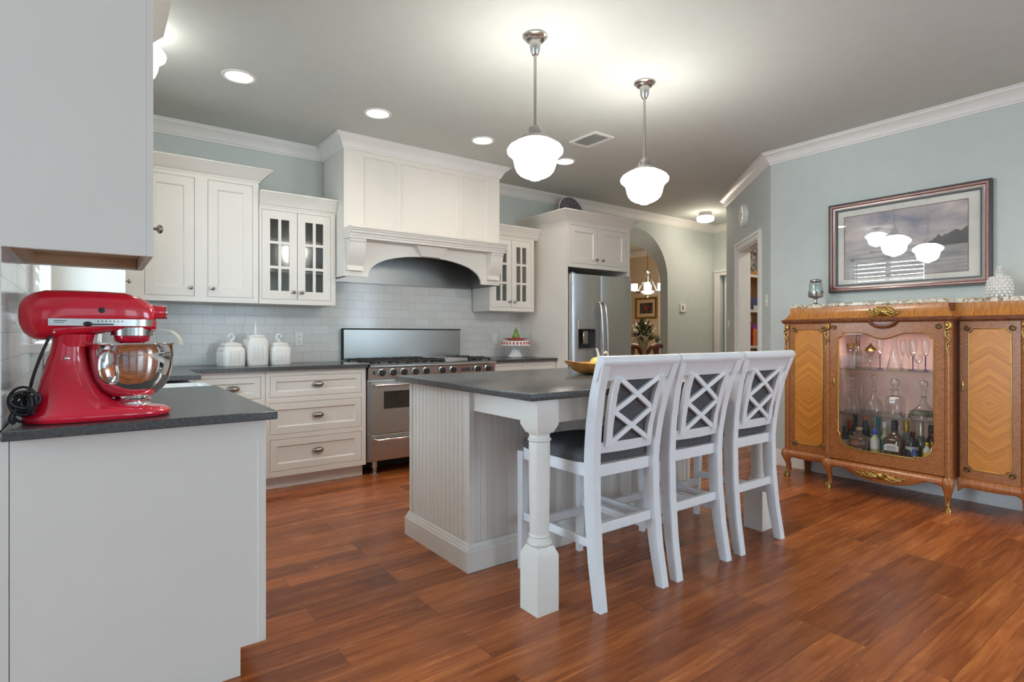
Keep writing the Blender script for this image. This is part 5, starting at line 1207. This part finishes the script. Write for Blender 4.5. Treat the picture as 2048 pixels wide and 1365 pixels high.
decanter('slim decanter behind the leftmost ship decanter', 4.78, 1.895, [(0, 0), (.032, 0), (.034, .02), (.030, .10), (.014, .17), (.012, .235)], SZ1, .023)
decanter('round cut glass decanter second from left on the middle shelf', 4.64, 1.755, [(0, 0), (.045, 0), (.060, .025), (.062, .055), (.046, .095), (.018, .135), (.015, .165), (.020, .172), (.014, .18), (.017, .235)], SZ1, .025)
decanter('square cut glass whisky decanter on the middle shelf', 4.62, 1.612, [(0, 0), (.052, 0), (.054, .008), (.054, .125), (.046, .14), (.020, .152), (.019, .185), (.026, .19), (.026, .196)], SZ1, .034, 6)
tag(MB().lathe([(0, 0), (.018, 0), (.022, .012), (.036, .040), (.035, .041), (.02, .014), (0, .008)], (4.55, 1.525, SZ1), 20).build('bowl', 'crystal'), 'small cut glass bowl in front of the square decanter', 'bowl')
t = decanter('wide ship decanter with a dark banded base at the right', 4.60, 1.432, [(0, 0), (.078, 0), (.082, .014), (.078, .05), (.045, .085), (.020, .115), (.016, .15), (.022, .156), (.015, .162), (.016, .205)], SZ1, .029)
MB().lathe([(.0825, .030), (.082, .052), (.075, .058)], (4.60, 1.432, SZ1), 28).build('leaf_band', mat('dark_leaf_band', (.10, .10, .07), .5, var=.5, scale=80), t, smooth=50)
def glassware(label, name, x, y, prof, z=SZ2, m='crystal', group='glasses on the top shelf'):
    return tag(MB().lathe(prof, (x, y, z), 20).build(name, m, smooth=50), label, 'glass', group)
TUM = [(0, 0), (.017, 0), (.020, .09), (.0185, .09), (.016, .006), (0, .006)]
TINY = [(0, 0), (.014, 0), (.005, .006), (.004, .04), (.014, .060), (.018, .095), (.017, .095), (.012, .06), (0, .05)]
for q, (y, x) in enumerate(((1.955, 4.60), (1.918, 4.59), (1.880, 4.585))):
    glassware(('leftmost of three small straight glasses on the top shelf', 'middle of three small straight glasses on the top shelf', 'rightmost of three small straight glasses on the top shelf')[q], 'tumbler', x, y, TUM)
for q, (x, y) in enumerate(((4.76, 1.965), (4.77, 1.925))):
    t = thing('gilded_glass', ('left gilt-topped glass at the back of the top shelf', 'right gilt-topped glass at the back of the top shelf')[q], 'glass', (x, y, SZ2), 0, 'gilt-topped glasses')
    MB().lathe([(0, 0), (.020, 0), (.005, .006), (.004, .09), (.018, .115), (.022, .15)], (x, y, SZ2), 20).build('bowl', 'crystal', t, smooth=50)
    MB().lathe([(.0225, .150), (.023, .185), (0, .187)], (x, y, SZ2), 20).build('gilt_top', 'gold', t, smooth=50)
t = thing('bottle', 'slim dark-necked bottle standing among the top shelf glasses', 'bottle', (4.70, 1.89, SZ2))
MB().lathe([(0, 0), (.028, 0), (.030, .01), (.030, .11), (.015, .15), (.012, .17), (0, .17)], (4.70, 1.89, SZ2), 22).build('glass', 'jarglass', t, smooth=50)
MB().lathe([(0, .165), (.013, .165), (.016, .19), (.011, .285), (.008, .290), (0, .290)], (4.70, 1.89, SZ2), 18).build('neck', mat('dark_brown_neck', (.10, .045, .04), .3), t, smooth=50)
t = thing('gilt_dish', 'footed dish with gold decoration on the top shelf', 'dish', (4.75, 1.82, SZ2))
MB().lathe([(0, 0), (.025, 0), (.006, .01), (.006, .09), (.040, .125), (.042, .130)], (4.75, 1.82, SZ2), 22).build('bowl', 'crystal', t, smooth=50); MB().lathe([(.041, .128), (.036, .150), (.015, .166), (.006, .185), (0, .19)], (4.75, 1.82, SZ2), 22).build('lid', 'gold', t, smooth=50)
glassware('left one of two cordial glasses below the gold dish', 'cordial_glass', 4.58, 1.795, TINY); glassware('right one of two cordial glasses below the gold dish', 'cordial_glass', 4.58, 1.757, TINY)
def winegl(label, x, y, r, h, stem):
    t = thing('wine_glass', label, 'glass', (x, y, SZ2), 0, 'stemmed glasses on the top shelf')
    MB().lathe([(0, 0), (r*1.05, 0), (r*.9, .003), (.005, .008), (.0035, .02), (.0035, h*.42), (.005, h*.46), (0, h*.46)], (x, y, SZ2), 20).build('stem', stem, t, smooth=50)
    MB().lathe([(0, h*.46), (r*.5, h*.50), (r*.95, h*.64), (r, h*.78), (r*.85, h)], (x, y, SZ2), 20).build('bowl', 'crystal', t, smooth=50)
DK = mat('dark_purple_stem', (.03, .022, .07), .15)
winegl('dark-stemmed goblet left of the tall carafe', 4.62, 1.709, .023, .22, DK); winegl('dark-stemmed wine glass right of the tall carafe', 4.62, 1.503, .026, .217, DK); winegl('dark-stemmed wine glass nearest the right edge of the top shelf', 4.62, 1.428, .024, .217, DK)
winegl('clear flute right behind the tall carafe', 4.73, 1.602, .018, .216, 'crystal'); winegl('clear stemmed glass between flute and dark-stemmed glass', 4.70, 1.553, .018, .195, 'crystal'); winegl('short clear glass between the two dark-stemmed glasses', 4.57, 1.455, .026, .115, 'crystal')
winegl('clear stemmed glass at the right end of the top shelf', 4.70, 1.385, .022, .15, 'crystal')
decanter('tall conical carafe in the middle of the top shelf', 4.64, 1.622, [(0, 0), (.046, 0), (.050, .008), (.018, .16), (.012, .20), (.016, .262)], SZ2, 0, name='carafe', cat='carafe')['group'] = 'carafe'

# ------------------------------------------------------------------ on the angled and hall walls
AF = Matrix(((Q, 0, -Q, XR), (Q, 0, Q, 2.695), (0, 1, 0, 0), (0, 0, 0, 1)))     # (s, z, out of the wall)
t = thing('wall_chime', 'round white wall chime above the pantry doorway', 'wall chime', AF @ Vector((.86, 2.415, 0)))
b = MB(AF @ Matrix.Translation((.86, 2.415, 0))); b.lathe([(0, .001), (.118, .001), (.118, .030), (.112, .040), (.095, .046), (.09, .043), (0, .043)], n=40); b.build('face', 'plastic', t)
b = MB(AF @ Matrix.Translation((.86, 2.415, 0)))
for v, w_ in ((.055, .022), (.020, .034), (.004, .028), (-.012, .034), (-.050, .014)): b.box(-w_, w_, v-.003, v+.003, .0425, .0445)
b.build('print', mat('faint_grey_print', (.45, .45, .45), .5), t, smooth=0)
outlet(tuple(AF @ Vector((.125, 1.47, 0))), 'white light switch plate beside the pantry doorway', AF @ Matrix.Translation((.105, 1.47, .001)), sw=True)
t = thing('thermostat', 'small white thermostat on the wall right of the arch', 'thermostat', (6.75, YB, 1.54))
x3 = wxf(6.75, YB, 1.54, '-Y'); MB(x3).box(-.062, .062, -.058, .058, 0, .024, .004).build('case', 'plastic', t); MB(x3).box(-.030, .004, -.024, .030, .0235, .0255).build('display', 'grey_mark', t, smooth=0)
outlet((XH, 4.97, 1.2), 'small light switch by the hall door', AF @ Matrix.Translation((1.60, 1.28, .001)), sw=True)

# ------------------------------------------------------------------ pantry shelves
t = thing('pantry_shelves', 'oak pantry shelving behind the open doorway', 'shelving', (6.5, 3.65, 0))
px0, px1 = 6.10, 7.08
MB().box(px0, px1, 3.775, 3.795, .1, 2.6).build('back_panel', 'shelfwood', t, smooth=0)
for z in (.60, 1.035, 1.44, 1.835, 2.23): MB().prism([(5.86, 3.49), (px1, 3.49), (px1, 3.775), (6.13, 3.775)], 'Z', z-.022, z).build('shelf', 'shelfwood', t, smooth=0)
for z in (.60, 1.035, 1.44, 1.835, 2.23): MB().prism([(5.862, 3.478), (px1, 3.478), (px1, 3.49), (5.874, 3.49)], 'Z', z-.030, z).build('shelf_edge', 'trim', t, smooth=0)
def parcel(label, name, x0, x1, z0, h, m, d=.2, y=3.52, cat='box'):
    return tag(MB().box(x0, x1, y, y+d, z0+.0005, z0+h, .004).build(name, m, smooth=0), label, cat, 'goods on the pantry shelves')
PM = lambda n, c, var=.1, sc=20: mat(n, c, .5, var=var, scale=sc)
parcel('black and white patterned bag on the second pantry shelf from the top', 'shopping_bag', 5.975, 6.14, 1.835, .33, PM('black_white_pattern', (.22, .22, .22), .95, 25), .14, 3.54, 'bag')
parcel('dark green carton at the left of the upper pantry shelf', 'carton', 5.90, 5.968, 1.835, .17, PM('green_carton', (.02, .14, .07)), .1)
parcel('orange box lid lying on the upper pantry shelf', 'box', 5.985, 6.12, 1.835, .045, PM('orange_card', (.55, .24, .05)), .018)
parcel('teal book standing on the middle pantry shelf', 'book', 5.915, 5.955, 1.44, .20, PM('teal_cover', (.02, .20, .16)), .12, cat='book')
parcel('navy blue box on the middle pantry shelf', 'box', 5.985, 6.15, 1.44, .14, PM('navy_card', (.06, .07, .20)), .15)
parcel('white carton lying in front of the navy box', 'carton', 6.02, 6.12, 1.44, .05, 'plastic', .017, 3.50)
parcel('magenta packet on the lower pantry shelf', 'packet', 5.915, 6.01, 1.035, .27, PM('magenta_wrap', (.35, .02, .16), .4), .12, cat='packet')
parcel('orange-centred purple packet on the lower pantry shelf', 'packet', 6.02, 6.14, 1.035, .24, PM('purple_wrap', (.26, .03, .22), .3), .12, cat='packet')
parcel('bright orange packet in front of the purple ones', 'packet', 6.0, 6.07, 1.035, .19, PM('orange_wrap', (.80, .20, .03)), .018, 3.497, 'packet')
parcel('pale pink tub on top of the magenta packet', 'tub', 5.93, 6.0, 1.305, .07, PM('pink_tub', (.60, .48, .46)), .07, cat='tub')
pl_ = thing('pantry_fill_light', 'added unseen bulb that brightens the pantry', 'ceiling light', (6.0, 2.4, H))  # added lamp, out of view, to light the pantry shelves
MB().lathe([(0, H-.0005), (.06, H-.0005), (.06, H-.03), (.04, H-.05), (0, H-.05)], (6.0, 2.4, 0), 20).build('base', 'plastic', pl_); MB().sphere((6.0, 2.4, H-.09), .045).build('bulb', 'shade_lit', pl_)
lamp('pantry_fill', 'POINT', (6.0, 2.4, H-.2), 14, WARM, pl_, .06)

# ------------------------------------------------------------------ dining room through the arch
dx, dy = 7.25, 6.06
t = thing('chandelier', 'small chandelier with lit white shades in the dining room', 'chandelier', (dx, dy, H))
MB().cyl(.004, 2.20, H, (dx, dy, 0), 8).build('chain', 'mahog', t)
MB().lathe([(0, 2.21), (.05, 2.21), (.062, 2.19), (.05, 2.165), (.018, 2.15), (.018, 2.12), (0, 2.12)], (dx, dy, 0), 20).build('hub', 'nickel', t)
b = MB(); b.lathe([(.02, 1.80), (.12, 1.812), (.20, 1.845), (.225, 1.862), (.215, 1.868), (.12, 1.83), (.02, 1.815)], (dx, dy, 0), 28); b.sphere((dx, dy, 1.79), .025); b.build('tray', 'nickel', t)
for k in range(4):
    a = k*PI/2+.65; ca, sa = math.cos(a), math.sin(a)
    MB().tube(spline([(dx+.02*ca, dy+.02*sa, 2.16), (dx+.06*ca, dy+.06*sa, 2.07), (dx+.12*ca, dy+.12*sa, 1.93), (dx+.15*ca, dy+.15*sa, 1.845)], 5), .008, 8).build('arm', 'nickel', t)
    MB().lathe([(.048, 1.885), (.052, 1.89), (.052, 1.99), (.049, 1.99), (.047, 1.89), (0, 1.888)], (dx+.21*ca, dy+.21*sa, 0), 20).build('lit_shade', 'shade_lit', t)
lamp('chandelier_glow', 'POINT', (dx, dy, 1.50), 18, (1, .84, .62), t, .2)
t = thing('framed_picture', 'gold-framed dark floral picture on the dining room wall', 'picture', (8.6, 7.2, 1.66))
def rc(k): return [(6.95+k, 1.47+k), (7.47-k, 1.47+k), (7.47-k, 1.875-k), (6.95+k, 1.875-k)]
MB().frame(rc(0), rc(.035), 'X', 8.598, 8.565).build('frame', 'gold', t, smooth=0)
MB().frame(rc(.03), rc(.10), 'X', 8.59, 8.582).build('mat_board', mat('tan_mat_board', (.62, .47, .30), .7), t, smooth=0)
MB().box(8.586, 8.589, 7.04, 7.38, 1.56, 1.785).build('painting', mat('dark_floral_print', (.07, .05, .045), .6, var=.9, scale=30), t, smooth=0)
b = MB(); rr = random.Random(5)
for k in range(7): b.sphere((8.584, 7.20+rr.uniform(-.05, .05), 1.675+rr.uniform(-.03, .04)), .016, (.2, 1, 1), 8, 6)
b.build('painted_blossoms', 'plate_red', t)
t = thing('dining_table', 'dark polished dining table beyond the arch', 'table', (6.50, 6.15, 0))
MB().prism([(6.50+.75*math.cos(a)*(1/((abs(math.cos(a))**5+abs(math.sin(a))**5)**.2)), 6.15+.75*math.sin(a)*(1/((abs(math.cos(a))**5+abs(math.sin(a))**5)**.2))) for a in [2*PI*i/40 for i in range(40)]], 'Z', .735, .765).build('tabletop', 'mahog', t, smooth=30)
MB().prism([(5.95, 5.64), (7.05, 5.64), (7.05, 6.68), (5.95, 6.68)], 'Z', .66, .735).build('apron', 'mahog', t, smooth=0)
for x in (5.97, 7.03):
    for y in (5.66, 6.66): MB().loft([[(x+a*k, y+c*k, z) for a, c in ((-1, -1), (1, -1), (1, 1), (-1, 1))] for z, k in ((0, .02), (.66, .035))]).build('leg', 'mahog', t, smooth=0)
t0 = thing('dining_chair', 'dark wooden dining chair left of the flower vase', 'chair', (5.83, 5.40, 0), 0, 'dark dining chairs')
def dchair(t):
    MB().prism([(-.22, -.2), (.22, -.2), (.24, .22), (-.24, .22)], 'Z', .43, .47).build('seat', 'mahog', t, False, 30)
    for x in (-.2, .2):
        MB().tube(spline([(x, -.2, 0), (x, -.19, .45), (x*1.02, -.22, .72), (x*.9, -.26, .93)], 5), .020, 8).build('rear_leg', 'mahog', t, False, 60); MB().tube([(x, .19, 0), (x, .19, .43)], .022, 8).build('front_leg', 'mahog', t, False, 60)
    MB().tube(spline([(-.18, -.255, .915), (-.12, -.27, .985), (0, -.275, 1.01), (.12, -.27, .985), (.18, -.255, .915)], 6), .030, 10).build('crest_rail', 'mahog', t, False, 60)
    b = MB(); b.prism([(-.045, .47), (.045, .47), (.055, .66), (.03, .80), (.06, .98), (-.06, .98), (-.03, .80), (-.055, .66)], 'Y', -.262, -.246); b.build('splat', 'mahog', t, False, 30)
dchair(t0); dup(t0, (6.34, 5.40, 0), 'dark wooden dining chair between vase and silver jar')
t = thing('flower_arrangement', 'large mixed flower arrangement in a glass vase on the dining table', 'flowers', (6.98, 5.92, .765)); fc = Vector((6.98, 5.92, .766))
MB().lathe([(0, 0), (.055, 0), (.05, .02), (.045, .1), (.065, .26), (.068, .30)], fc, 24).build('vase', 'jarglass', t, smooth=50)
rr = random.Random(11)
def blooms(name, m, n, r, lab=None):
    for k in range(n):
        a = rr.uniform(0, 2*PI); q = rr.uniform(.2, 1)**.6; p = fc+Vector((.17*q*math.cos(a), .17*q*math.sin(a), .36+rr.uniform(-.05, .30)*(1.05-q*.6)))
        b = MB(); b.sphere(p, r*rr.uniform(.8, 1.2), (1, 1, .8), 10, 7)
        for j in range(7): d = Vector((math.cos(j*.9), math.sin(j*.9), .3))*r*.75; b.sphere(p+d, r*.5, (1, 1, .6), 6, 5)
        b.build(name, m, t, smooth=60)
blooms('white_bloom', mat('white_petals', (.75, .70, .60), .6), 9, .038); blooms('red_bloom', mat('burgundy_petals', (.22, .03, .02), .6), 6, .036); blooms('peach_bloom', mat('peach_petals', (.62, .42, .24), .6), 6, .034); blooms('green_fruit', mat('apple_green', (.22, .34, .12), .5), 2, .035)
b = MB()
for k in range(170):
    a = rr.uniform(0, 2*PI); q = rr.uniform(.3, 1.1); p = fc+Vector((.16*q*math.cos(a), .16*q*math.sin(a), .32+rr.uniform(-.06, .32)*(1.1-q*.6))); d = (p-fc-Vector((0, 0, .2))).normalized(); s_ = d.cross(Vector((0, 0, 1))).normalized()*.019; l = rr.uniform(.05, .10)
    b.loft([[p, p+Vector((0, 0, .001)), p], [p+d*l*.5+s_, p+d*l*.5+Vector((0, 0, .006)), p+d*l*.5-s_], [p+d*l, p+d*l+Vector((0, 0, .001)), p+d*l]], cap=False)
b.build('foliage', mat('dark_leaf', (.05, .085, .03), .55, var=.4, scale=30), t, smooth=0)
b = MB()
for k in range(14):
    a = k*.45; b.tube([fc+Vector((.02*math.cos(a), .02*math.sin(a), .02)), fc+Vector((.09*math.cos(a), .09*math.sin(a), .36))], .003, 5)
b.build('stems', mat('green_stem', (.12, .17, .06), .5), t)
t = thing('silver_pineapple_jar', 'silver pineapple jar on the dining table beside the flowers', 'jar', (6.97, 5.64, .765)); sc_ = (6.97, 5.64, .766)
b = MB(); b.lathe([(0, 0), (.045, 0), (.048, .01), (.030, .03), (.050, .06), (.062, .14), (.056, .22), (.036, .27), (0, .28)], sc_, 24)
for r_ in range(8):
    z = .06+.026*r_; q = .052+.012*math.sin(PI*(z-.04)/.22)
    for k in range(10): a = 2*PI*(k+.5*(r_ % 2))/10; b.sphere((sc_[0]+q*math.cos(a), sc_[1]+q*math.sin(a), sc_[2]+z), .013, (.6, .6, .9), 8, 6)
b.build('body', 'chrome', t, smooth=60)
b = MB()
for k in range(9):
    a = k*.7; r1 = .02+.012*(k % 3); b.tube([(sc_[0]+.01*math.cos(a), sc_[1]+.01*math.sin(a), sc_[2]+.27), (sc_[0]+r1*math.cos(a), sc_[1]+r1*math.sin(a), sc_[2]+.33), (sc_[0]+r1*1.3*math.cos(a), sc_[1]+r1*1.3*math.sin(a), sc_[2]+.39+.02*(k % 2))], [.009, .007, .001], 6)
b.build('leaf_crown', mat('dark_silver_leaf', (.16, .18, .16), .35, .8), t, smooth=60)
